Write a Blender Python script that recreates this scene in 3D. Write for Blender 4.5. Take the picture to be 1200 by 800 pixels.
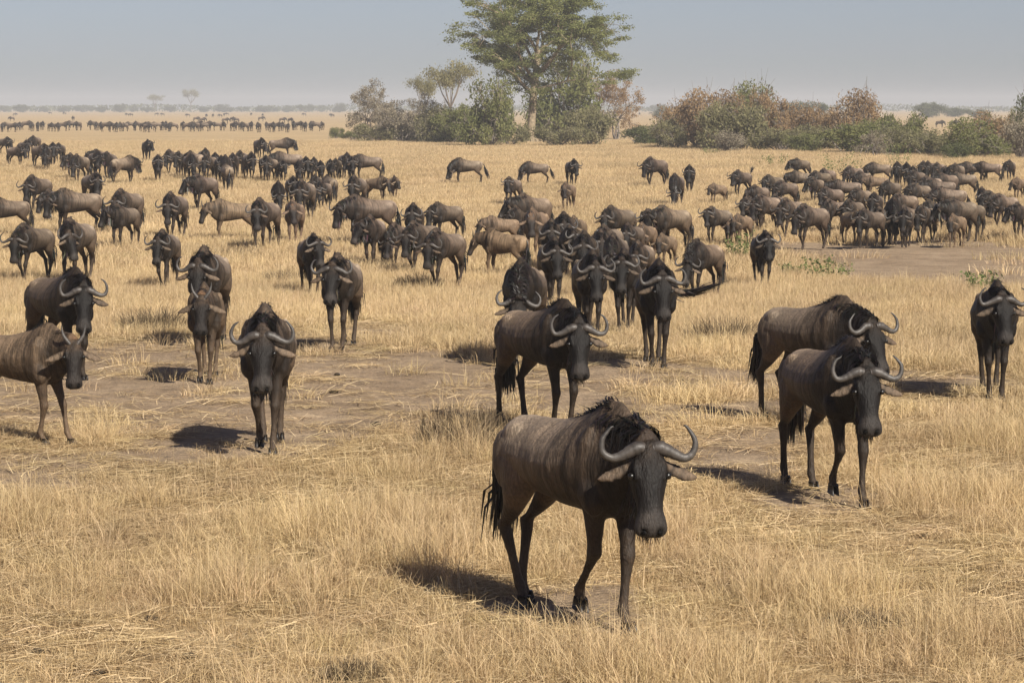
import bpy, bmesh, math, random
import numpy as np
from mathutils import Vector, Matrix, noise

R = math.radians
rnd = random.Random(7)
scene = bpy.context.scene
for o in list(bpy.data.objects):
    bpy.data.objects.remove(o)

# ------------------------------------------------------------------ camera, sky, sun, exposure
CAM_Z, FPX, HORIZON = 3.15, 3200.0, 126.0           # metres, focal length in 1200-px pixels, horizon row
PITCH = math.atan((400.0 - HORIZON) / FPX)
cam_d = bpy.data.cameras.new("camera")
cam_d.sensor_width = 36.0
cam_d.lens = FPX / 1200.0 * 36.0
cam_d.clip_start = 0.5
cam_d.clip_end = 9000.0
cam = bpy.data.objects.new("camera", cam_d)
scene.collection.objects.link(cam)
cam.location = (0, 0, CAM_Z)
cam.rotation_euler = (math.pi / 2 - PITCH, 0, 0)
scene.camera = cam

SUN_AZ, SUN_EL = 33.0, 37.0      # degrees right of the direction behind the camera; height
sun_dir = Vector((math.sin(R(SUN_AZ)) * math.cos(R(SUN_EL)),
                  -math.cos(R(SUN_AZ)) * math.cos(R(SUN_EL)), math.sin(R(SUN_EL))))
world = bpy.data.worlds.new("World")
scene.world = world
world.use_nodes = True
wn = world.node_tree
wn.nodes.clear()
sky = wn.nodes.new("ShaderNodeTexSky")
sky.sky_type = 'NISHITA'
sky.sun_disc = False
sky.sun_elevation = R(SUN_EL)
sky.sun_rotation = math.atan2(sun_dir.x, sun_dir.y)
sky.altitude = 1300.0
sky.air_density = 1.0
sky.dust_density = 1.6
sky.ozone_density = 3.0
hsv = wn.nodes.new("ShaderNodeHueSaturation")
hsv.inputs['Saturation'].default_value = 0.62
hsv.inputs['Hue'].default_value = 0.525
bg = wn.nodes.new("ShaderNodeBackground")
bg.inputs['Strength'].default_value = 0.055
wo = wn.nodes.new("ShaderNodeOutputWorld")
wn.links.new(sky.outputs[0], hsv.inputs['Color'])
dusty = wn.nodes.new("ShaderNodeMix")
dusty.data_type = 'RGBA'
dusty.blend_type = 'MULTIPLY'
dusty.inputs[0].default_value = 1.0
dusty.inputs[7].default_value = (0.72, 0.735, 0.84, 1)
wn.links.new(hsv.outputs[0], dusty.inputs[6])
wn.links.new(dusty.outputs[2], bg.inputs['Color'])
wn.links.new(bg.outputs[0], wo.inputs['Surface'])

sun_d = bpy.data.lights.new("sun", 'SUN')
sun_d.energy = 4.9
sun_d.angle = R(0.55)
sun_d.color = (1.0, 0.93, 0.82)
sun = bpy.data.objects.new("sun", sun_d)
scene.collection.objects.link(sun)
sun.location = (40, -30, 60)
sun.rotation_euler = (-sun_dir).to_track_quat('-Z', 'Y').to_euler()

scene.view_settings.view_transform = 'Standard'
scene.view_settings.look = 'None'
scene.view_settings.exposure = 0.68
scene.view_settings.gamma = 1.0
scene.view_settings.use_curve_mapping = False
scene.cycles.max_bounces = 4
scene.cycles.diffuse_bounces = 2
scene.cycles.glossy_bounces = 2
scene.cycles.transmission_bounces = 3
scene.cycles.volume_bounces = 0
scene.cycles.transparent_max_bounces = 4
scene.cycles.use_denoising = True
HAZE_DENSITY = 0.00042

# ------------------------------------------------------------------ helpers
C = scene.collection


def sstep(a, b, x):
    t = min(1.0, max(0.0, (x - a) / (b - a)))
    return t * t * (3 - 2 * t)


def ground_z(x, y):
    """gentle fall away from the camera, low in the middle distance"""
    z = -0.70 * sstep(32, 62, y) + 0.40 * sstep(95, 165, y)
    k = 1.0 if y < 200 else 0.0
    if k:
        z += 0.035 * noise.noise((x * 0.35, y * 0.35, 3.1)) + 0.02 * noise.noise((x * 1.3, y * 1.3, 8.1))
    return z


def ray(px, py):
    u, v = (px - 600.0) / FPX, (400.0 - py) / FPX
    c, s = math.cos(PITCH), math.sin(PITCH)
    return Vector((u, c + v * s, v * c - s))       # camera looks along +Y pitched down


def at(px, py):
    """ground point that shows at photograph pixel (px, py)"""
    d = ray(px, py)
    t = (CAM_Z + 0.35) / -d.z
    for _ in range(14):
        p = d * t
        g = ground_z(p.x, p.y)
        t = t + 0.8 * ((CAM_Z - g) / -d.z - t)
    p = d * t
    return Vector((p.x, p.y, ground_z(p.x, p.y)))


def new_obj(name, data, parent=None, loc=None):
    o = bpy.data.objects.new(name, data)
    C.objects.link(o)
    if parent is not None:
        o.parent = parent
    if loc is not None:
        o.location = loc
    return o


def tag(o, label=None, cat=None, group=None, kind=None):
    if label: o['label'] = label
    if cat: o['category'] = cat
    if group: o['group'] = group
    if kind: o['kind'] = kind
    return o


def mesh_of(name, verts, faces, mat=None, cols=None, smooth=False):
    me = bpy.data.meshes.new(name)
    me.from_pydata([tuple(v) for v in verts], [], faces)
    if cols is not None:
        a = me.color_attributes.new("Col", 'FLOAT_COLOR', 'POINT')
        a.data.foreach_set("color", np.asarray(cols, dtype=np.float32).ravel())
    if smooth:
        me.polygons.foreach_set("use_smooth", [True] * len(me.polygons))
    if mat:
        me.materials.append(mat)
    me.update()
    return me


class NT:
    """tiny node-tree helper"""
    def __init__(self, name):
        self.m = bpy.data.materials.new(name)
        self.m.use_nodes = True
        self.t = self.m.node_tree
        self.t.nodes.clear()
        self.out = self.t.nodes.new("ShaderNodeOutputMaterial")

    def n(self, kind, **kw):
        nd = self.t.nodes.new(kind)
        for k, v in kw.items():
            setattr(nd, k, v)
        return nd

    def l(self, a, b):
        self.t.links.new(a, b)

    def mix(self, f, a, b, blend='MIX'):
        nd = self.n("ShaderNodeMix", data_type='RGBA', blend_type=blend)
        for s, v in ((nd.inputs[0], f), (nd.inputs[6], a), (nd.inputs[7], b)):
            if hasattr(v, 'type') and hasattr(v, 'links'):
                self.l(v, s)
            else:
                s.default_value = v
        return nd.outputs[2]

    def math(self, op, a, b=0.0, c=0.0):
        nd = self.n("ShaderNodeMath", operation=op)
        for s, v in zip(nd.inputs, (a, b, c)):
            if hasattr(v, 'links'):
                self.l(v, s)
            else:
                s.default_value = v
        return nd.outputs[0]

    def ramp(self, f, stops):
        nd = self.n("ShaderNodeValToRGB")
        e = nd.color_ramp.elements
        while len(e) < len(stops):
            e.new(0.5)
        for q, (p, c) in zip(e, stops):
            q.position = p
            q.color = c if len(c) == 4 else (*c, 1)
        self.l(f, nd.inputs[0])
        return nd.outputs[0]

    def noise(self, scale, vec=None, detail=3.0, rough=0.55):
        nd = self.n("ShaderNodeTexNoise")
        nd.inputs['Scale'].default_value = scale
        nd.inputs['Detail'].default_value = detail
        nd.inputs['Roughness'].default_value = rough
        if vec is not None:
            self.l(vec, nd.inputs['Vector'])
        return nd.outputs[0]


def rgba(c):
    return (c[0], c[1], c[2], 1.0)


# ------------------------------------------------------------------ materials
def mat_coat():
    t = NT("wildebeest_coat")
    at_ = t.n("ShaderNodeAttribute", attribute_name="Col")
    tone = t.n("ShaderNodeAttribute", attribute_type='OBJECT', attribute_name="tone")
    tc = t.n("ShaderNodeTexCoord")
    mp = t.n("ShaderNodeMapping")
    mp.inputs['Scale'].default_value = (9.5, 2.0, 1.1)
    t.l(tc.outputs['Object'], mp.inputs['Vector'])
    stripe = t.noise(1.9, mp.outputs[0], 3.0, 0.6)
    stripe = t.ramp(stripe, [(0.40, (0.36, 0.36, 0.36)), (0.56, (1.2, 1.2, 1.2))])
    base = t.mix(at_.outputs['Alpha'], at_.outputs['Color'], t.mix(1.0, at_.outputs['Color'], stripe, 'MULTIPLY'))
    fine = t.noise(60.0, tc.outputs['Object'], 4.0, 0.65)
    fine = t.ramp(fine, [(0.3, (0.72, 0.72, 0.72)), (0.7, (1.22, 1.2, 1.17))])
    big = t.noise(4.5, tc.outputs['Object'], 2.0, 0.5)
    big = t.ramp(big, [(0.35, (0.82, 0.82, 0.82)), (0.65, (1.14, 1.12, 1.1))])
    base = t.mix(1.0, t.mix(1.0, base, fine, 'MULTIPLY'), big, 'MULTIPLY')
    mps = t.n("ShaderNodeMapping")
    mps.inputs['Scale'].default_value = (75, 60, 13)
    t.l(tc.outputs['Object'], mps.inputs['Vector'])
    streak = t.ramp(t.noise(1.0, mps.outputs[0], 4.0, 0.7), [(0.32, (0.55, 0.55, 0.55)), (0.52, (1.0, 1.0, 1.0)), (0.72, (1.6, 1.55, 1.48))])
    base = t.mix(0.6, base, t.mix(1.0, base, streak, 'MULTIPLY'))
    base = t.mix(1.0, base, tone.outputs['Color'], 'MULTIPLY')
    b = t.n("ShaderNodeBsdfPrincipled")
    t.l(base, b.inputs['Base Color'])
    b.inputs['Roughness'].default_value = 0.6
    b.inputs['Specular IOR Level'].default_value = 0.2
    b.inputs['Sheen Weight'].default_value = 0.0
    b.inputs['Sheen Roughness'].default_value = 0.45
    mp2 = t.n("ShaderNodeMapping")
    mp2.inputs['Scale'].default_value = (70, 70, 16)
    t.l(tc.outputs['Object'], mp2.inputs['Vector'])
    bm_ = t.n("ShaderNodeBump")
    bm_.inputs['Strength'].default_value = 0.75
    bm_.inputs['Distance'].default_value = 0.014
    t.l(t.noise(1.0, mp2.outputs[0], 3.0), bm_.inputs['Height'])
    t.l(bm_.outputs[0], b.inputs['Normal'])
    t.l(b.outputs[0], t.out.inputs['Surface'])
    return t.m


def mat_plain(name, col, rough=0.7, spec=0.3, nscale=12.0, var=0.3, bump=0.0, use_col=False, coord='Object'):
    t = NT(name)
    tc = t.n("ShaderNodeTexCoord")
    nz = t.noise(nscale, tc.outputs[coord], 4.0, 0.6)
    k = t.ramp(nz, [(0.3, (1 - var,) * 3), (0.7, (1 + var,) * 3)])
    if use_col:
        src = t.n("ShaderNodeAttribute", attribute_name="Col").outputs['Color']
    else:
        src = rgba(col)
    c = t.mix(1.0, src, k, 'MULTIPLY')
    b = t.n("ShaderNodeBsdfPrincipled")
    t.l(c, b.inputs['Base Color'])
    b.inputs['Roughness'].default_value = rough
    b.inputs['Specular IOR Level'].default_value = spec
    if bump:
        bn = t.n("ShaderNodeBump")
        bn.inputs['Strength'].default_value = bump
        bn.inputs['Distance'].default_value = 0.02
        t.l(nz, bn.inputs['Height'])
        t.l(bn.outputs[0], b.inputs['Normal'])
    t.l(b.outputs[0], t.out.inputs['Surface'])
    return t.m


def mat_horn():
    t = NT("horn_keratin")
    tc = t.n("ShaderNodeTexCoord")
    at_ = t.n("ShaderNodeAttribute", attribute_name="Col")
    nz = t.noise(35.0, tc.outputs['Object'], 4.0, 0.6)
    k = t.ramp(nz, [(0.3, (0.75, 0.75, 0.75)), (0.7, (1.2, 1.2, 1.2))])
    b = t.n("ShaderNodeBsdfPrincipled")
    t.l(t.mix(1.0, at_.outputs['Color'], k, 'MULTIPLY'), b.inputs['Base Color'])
    b.inputs['Roughness'].default_value = 0.52
    b.inputs['Specular IOR Level'].default_value = 0.5
    bn = t.n("ShaderNodeBump")
    bn.inputs['Strength'].default_value = 0.3
    bn.inputs['Distance'].default_value = 0.01
    t.l(nz, bn.inputs['Height'])
    t.l(bn.outputs[0], b.inputs['Normal'])
    t.l(b.outputs[0], t.out.inputs['Surface'])
    return t.m


def mat_leaf(name, cols, transl=0.35, tint_attr=None):
    """leaf or blade: colour from the per-face Col value along a ramp; lets some light through"""
    t = NT(name)
    at_ = t.n("ShaderNodeAttribute", attribute_name="Col")
    sep = t.n("ShaderNodeSeparateColor")
    t.l(at_.outputs['Color'], sep.inputs[0])
    n = len(cols)
    c = t.ramp(sep.outputs[0], [(i / (n - 1), cols[i]) for i in range(n)])
    if tint_attr:
        ta = t.n("ShaderNodeAttribute", attribute_type='INSTANCER', attribute_name=tint_attr)
        c = t.mix(1.0, c, ta.outputs['Color'], 'MULTIPLY')
    d = t.n("ShaderNodeBsdfDiffuse")
    tr = t.n("ShaderNodeBsdfTranslucent")
    t.l(c, d.inputs['Color'])
    t.l(c, tr.inputs['Color'])
    mx = t.n("ShaderNodeMixShader")
    mx.inputs[0].default_value = transl
    t.l(d.outputs[0], mx.inputs[1])
    t.l(tr.outputs[0], mx.inputs[2])
    t.l(mx.outputs[0], t.out.inputs['Surface'])
    return t.m


def mat_ground():
    t = NT("savanna_ground")
    geo = t.n("ShaderNodeNewGeometry")
    pos = geo.outputs['Position']
    bare = t.n("ShaderNodeAttribute", attribute_name="bare").outputs['Fac']
    big = t.noise(0.09, pos, 5.0, 0.6)
    mid = t.noise(1.1, pos, 6.0, 0.68)
    fine = t.noise(22.0, pos, 5.0, 0.7)
    mp = t.n("ShaderNodeMapping")
    mp.inputs['Scale'].default_value = (1.0, 4.0, 1.0)
    t.l(pos, mp.inputs['Vector'])
    fib = t.noise(30.0, mp.outputs[0], 3.0, 0.7)
    straw = t.ramp(fine, [(0.28, (0.24, 0.168, 0.088)), (0.5, (0.44, 0.320, 0.175)), (0.72, (0.60, 0.46, 0.275))])
    straw = t.mix(0.45, straw, t.ramp(fib, [(0.35, (0.30, 0.212, 0.114)), (0.65, (0.60, 0.46, 0.275))]))
    straw = t.mix(1.0, straw, t.ramp(big, [(0.3, (0.88, 0.86, 0.84)), (0.7, (1.1, 1.08, 1.02))]), 'MULTIPLY')
    soil = t.ramp(mid, [(0.3, (0.235, 0.170, 0.108)), (0.55, (0.335, 0.250, 0.164)), (0.75, (0.42, 0.322, 0.216))])
    soil = t.mix(0.5, soil, t.mix(1.0, soil, t.ramp(fine, [(0.3, (0.7, 0.7, 0.7)), (0.7, (1.35, 1.3, 1.25))]), 'MULTIPLY'))
    clod = t.noise(5.5, pos, 6.0, 0.75)
    soil = t.mix(1.0, soil, t.ramp(clod, [(0.30, (0.62, 0.63, 0.66)), (0.48, (0.98, 0.98, 0.99)), (0.70, (1.22, 1.2, 1.18))]), 'MULTIPLY')
    f = t.math('ADD', bare, t.math('MULTIPLY', t.math('SUBTRACT', mid, 0.5), 1.3))
    f = t.ramp(f, [(0.33, (0, 0, 0)), (0.62, (1, 1, 1))])
    col = t.mix(f, straw, soil)
    b = t.n("ShaderNodeBsdfPrincipled")
    t.l(col, b.inputs['Base Color'])
    b.inputs['Roughness'].default_value = 0.95
    b.inputs['Specular IOR Level'].default_value = 0.1
    bn = t.n("ShaderNodeBump")
    bn.inputs['Strength'].default_value = 0.7
    bn.inputs['Distance'].default_value = 0.05
    t.l(t.math('ADD', fine, t.math('ADD', t.math('MULTIPLY', mid, 1.5), t.math('MULTIPLY', clod, 2.0))), bn.inputs['Height'])
    t.l(bn.outputs[0], b.inputs['Normal'])
    t.l(b.outputs[0], t.out.inputs['Surface'])
    return t.m


M = {}
M['coat'] = mat_coat()
M['horn'] = mat_horn()
M['hair'] = mat_plain("dark_hair", (0.02, 0.016, 0.013), 0.5, 0.4, 30, 0.4, use_col=True)
M['hoof'] = mat_plain("hoof_keratin", (0.016, 0.013, 0.011), 0.45, 0.4, 30, 0.3)
M['eye'] = mat_plain("dark_eye", (0.006, 0.005, 0.004), 0.3, 0.45, 3, 0.1)
M['eye_socket'] = mat_plain("nostril_skin", (0.004, 0.0035, 0.003), 0.7, 0.1, 3, 0.1)
M['ground'] = mat_ground()
STRAW = [(0.25, 0.174, 0.094), (0.48, 0.355, 0.200), (0.64, 0.497, 0.302), (0.79, 0.648, 0.435)]
M['grass'] = mat_leaf("dry_grass_blade", STRAW, 0.35, "tint")
M['litter'] = mat_leaf("straw_litter", [(0.22, 0.15, 0.08), (0.46, 0.34, 0.185), (0.70, 0.56, 0.36)], 0.15, "tint")
M['tussock'] = mat_leaf("grey_tussock_blade", [(0.09, 0.067, 0.042), (0.17, 0.128, 0.08), (0.34, 0.26, 0.155)], 0.25)
M['forb'] = mat_leaf("forb_leaf", [(0.06, 0.08, 0.03), (0.13, 0.17, 0.06), (0.27, 0.26, 0.11)], 0.3)
M['bark'] = mat_plain("acacia_bark", (0.24, 0.19, 0.125), 0.9, 0.1, 5, 0.45, 0.6)
M['bark_grey'] = mat_plain("grey_bark", (0.20, 0.17, 0.145), 0.9, 0.1, 5, 0.35, 0.4)
M['leaf_big'] = mat_leaf("acacia_leaf", [(0.12, 0.138, 0.046), (0.215, 0.232, 0.085), (0.32, 0.325, 0.14)], 0.5)
M['leaf_green'] = mat_leaf("green_bush_leaf", [(0.10, 0.115, 0.042), (0.18, 0.188, 0.072), (0.27, 0.26, 0.115)], 0.42)
M['leaf_olive'] = mat_leaf("olive_bush_leaf", [(0.14, 0.135, 0.066), (0.225, 0.208, 0.106), (0.31, 0.28, 0.16)], 0.42)
M['leaf_brown'] = mat_leaf("rusty_bush_leaf", [(0.205, 0.138, 0.076), (0.32, 0.218, 0.120), (0.42, 0.30, 0.175)], 0.42)
M['leaf_grey'] = mat_leaf("grey_twig", [(0.15, 0.128, 0.09), (0.235, 0.20, 0.142), (0.31, 0.268, 0.195)], 0.15)
M['leaf_dark'] = mat_leaf("dark_green_leaf", [(0.065, 0.08, 0.034), (0.115, 0.13, 0.055), (0.18, 0.185, 0.082)], 0.4)

# ------------------------------------------------------------------ ground: one sheet to the horizon
# trodden bare earth: (px, py, half width across in m, half length in depth in m), measured from the photograph
BARE = [(60, 450, 2.0, 5.0), (170, 425, 1.7, 5.5), (280, 450, 1.9, 6.0), (390, 450, 1.7, 5.5), (490, 440, 1.5, 4.5),
        (590, 440, 1.5, 3.2), (690, 438, 1.4, 2.4), (800, 440, 1.4, 2.0), (920, 445, 1.5, 2.0), (1050, 445, 1.3, 1.6),
        (1000, 300, 2.6, 8.0), (1100, 305, 3.2, 11.0), (1190, 305, 3.2, 13.0), (930, 290, 2.5, 4.0), (1150, 325, 3.0, 7.0), (1050, 318, 2.6, 6.0), (190, 475, 1.3, 2.8), (430, 480, 1.3, 2.8), (300, 405, 1.6, 3.5), (660, 470, 1.2, 2.0), (1120, 450, 1.0, 1.2), (530, 455, 1.2, 2.4), (110, 470, 1.4, 2.6), (350, 500, .9, 1.6), (880, 520, .8, 1.0),
        (660, 715, 0.7, .8), (40, 550, 1.0, 1.6), (330, 520, .8, 1.3),
        (860, 545, 0.9, 1.5), (960, 585, 0.6, .9), (880, 480, 1.2, 1.5), (250, 520, 0.9, 1.5),
        (430, 385, 1.0, 3.0), (700, 540, .8, 1.5)]
TALL = [(500, 660, 0.75, 1.0), (135, 510, 0.85, 1.1), (1100, 590, 1.0, 1.2), (780, 790, .8, 1.0), (1060, 760, 1.1, .8),
        (310, 700, .8, 0.9), (30, 610, .5, .9), (540, 530, 0.7, .8), (1080, 425, 1.6, 2.0), (760, 640, .5, .9),
        (240, 400, .5, 2.0), (850, 410, 1.0, 2.0), (400, 620, .9, 1.0), (970, 700, .9, .9), (1180, 520, .8, 1.2),
        (640, 410, .8, 1.0), (200, 590, .5, .6), (450, 560, .5, .6)]
BARE_W = [(at(a, b), rx, ry) for a, b, rx, ry in BARE]
TALL_W = [(at(a, b), rx, ry) for a, b, rx, ry in TALL]


def blob(lst, x, y, lo=0.55, hi=1.15):
    m = 0.0
    for p, rx, ry in lst:
        dx, dy = (x - p.x) / rx, (y - p.y) / ry
        if abs(dx) < 1.7 and abs(dy) < 1.7:
            m = max(m, 1 - sstep(lo, hi, math.sqrt(dx * dx + dy * dy)))
    return m


def bare_at(x, y):
    w = 0.35 * noise.noise((x * 0.8, y * 0.45, 1.7))
    return blob(BARE_W, x + w * 1.3, y + w * 3)


def build_ground():
    ys = [-150, -60, -20, -5, 4]
    y = 10.0
    while y < 4000:
        ys.append(y)
        y += max(0.22, y * 0.0125)
    ys.append(4000)
    base = np.linspace(0, 1, 70)
    half = 0.6 * base + 12 * base ** 2 * 1.2 + 40 * base ** 4 + 2440 * base ** 9
    xs = sorted(set(np.concatenate([-half, half]).round(4)))
    # keep columns fine near the middle: blend of even and growing spacing
    xs = sorted(set([round(v * 0.3, 3) for v in range(-40, 41)] + [round(s * (12 + 1.5 * k + 0.02 * k ** 3.05), 2) for k in range(1, 47) for s in (-1, 1)] + [-2500, 2500]))
    xs = [v for v in xs if abs(v) <= 2500]
    verts, bare = [], []
    for y in ys:
        for x in xs:
            verts.append((x, y, ground_z(x, y)))
            bare.append(bare_at(x, y) if 9 < y < 130 and abs(x) < 40 else 0.0)
    nx = len(xs)
    faces = [(j * nx + i, j * nx + i + 1, (j + 1) * nx + i + 1, (j + 1) * nx + i)
             for j in range(len(ys) - 1) for i in range(nx - 1)]
    me = mesh_of("ground", verts, faces, M['ground'], smooth=True)
    a = me.attributes.new("bare", 'FLOAT', 'POINT')
    a.data.foreach_set("value", np.array(bare, dtype=np.float32))
    o = new_obj("ground", me)
    tag(o, "dry straw-coloured savanna plain with trodden bare earth", "ground", kind="structure")


build_ground()


# ------------------------------------------------------------------ wildebeest
class Loft:
    """collects closed lofted tubes and, per ring, the coat colour there"""
    def __init__(self):
        self.v, self.f, self.rings = [], [], []

    def tube(self, secs, n=16, pw=1.0):
        """secs: (centre, U, V, taper_top, coltop, colbot, stripe)"""
        base = len(self.v)
        for c, U, V, k, ct, cb, st in secs:
            for i in range(n):
                a = 2 * math.pi * i / n
                sn, cs = math.sin(a), math.cos(a)
                sn, cs = math.copysign(abs(sn) ** pw, sn), math.copysign(abs(cs) ** pw, cs)
                w = 1 - k * max(0.0, sn) ** 1.6
                self.v.append(c + U * (cs * w) + V * sn)
            self.rings.append((c, max(0.02, math.sqrt(U.length * V.length)), V, ct, cb, st))
        m = len(secs)
        for j in range(m - 1):
            for i in range(n):
                a, b = base + j * n + i, base + j * n + (i + 1) % n
                self.f.append((a, b, b + n, a + n))
        self.f.append(tuple(base + i for i in reversed(range(n))))
        self.f.append(tuple(base + (m - 1) * n + i for i in range(n)))


def ik(A, F, l1, l2, bend):
    """2-link joint in the x-z plane; bend +1 forward, -1 backward"""
    dx, dz = F.x - A.x, F.z - A.z
    d = math.hypot(dx, dz)
    if d > l1 + l2 - 0.004:
        k = d / (l1 + l2 - 0.004)
        l1, l2 = l1 * k, l2 * k
    a = (l1 * l1 - l2 * l2 + d * d) / (2 * d)
    h = math.sqrt(max(0, l1 * l1 - a * a))
    ux, uz = dx / d, dz / d
    px, pz = (-uz, ux)                      # for a downward chain this points forward
    return Vector((A.x + ux * a + px * h * bend, A.y + (F.y - A.y) * 0.55, A.z + uz * a + pz * h * bend))


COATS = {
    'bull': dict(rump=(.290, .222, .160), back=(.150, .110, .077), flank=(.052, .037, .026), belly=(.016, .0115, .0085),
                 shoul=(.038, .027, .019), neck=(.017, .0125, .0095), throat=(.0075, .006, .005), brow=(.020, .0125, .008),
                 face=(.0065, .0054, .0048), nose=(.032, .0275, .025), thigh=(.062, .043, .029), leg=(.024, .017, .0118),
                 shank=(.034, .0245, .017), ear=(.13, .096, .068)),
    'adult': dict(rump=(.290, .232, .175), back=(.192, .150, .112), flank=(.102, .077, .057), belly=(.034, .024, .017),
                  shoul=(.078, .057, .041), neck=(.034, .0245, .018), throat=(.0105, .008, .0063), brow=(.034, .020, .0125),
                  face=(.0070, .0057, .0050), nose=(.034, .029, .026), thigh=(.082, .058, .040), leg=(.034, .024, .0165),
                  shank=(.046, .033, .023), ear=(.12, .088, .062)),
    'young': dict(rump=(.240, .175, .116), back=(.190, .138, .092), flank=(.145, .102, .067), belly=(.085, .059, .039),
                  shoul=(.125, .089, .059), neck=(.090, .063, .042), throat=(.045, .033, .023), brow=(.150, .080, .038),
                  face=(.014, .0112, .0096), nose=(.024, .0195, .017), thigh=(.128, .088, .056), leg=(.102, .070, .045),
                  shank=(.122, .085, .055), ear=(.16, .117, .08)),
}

HEAD = [(-.06, .066, .045, .09), (.02, .090, .066, .115), (.08, .107, .074, .140), (.145, .110, .076, .145),
        (.21, .093, .074, .124), (.275, .077, .068, .096), (.335, .074, .063, .080), (.385, .090, .062, .076),
        (.435, .097, .056, .072), (.468, .086, .040, .058), (.485, .055, .020, .036)]


def ribbon(V, F, Cc, pts, w, side, col):
    b = len(V)
    n = len(pts)
    for i, p in enumerate(pts):
        k = w * (1 - 0.85 * (i / (n - 1)) ** 1.5)
        V.append(p + side * k)
        V.append(p - side * k)
        Cc.append((*col, 1))
        Cc.append((*col, 1))
    for i in range(n - 1):
        F.append((b + 2 * i, b + 2 * i + 1, b + 2 * i + 3, b + 2 * i + 2))


def bez(p0, p1, p2, t):
    return p0 * (1 - t) ** 2 + p1 * (2 * t * (1 - t)) + p2 * t * t


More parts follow.
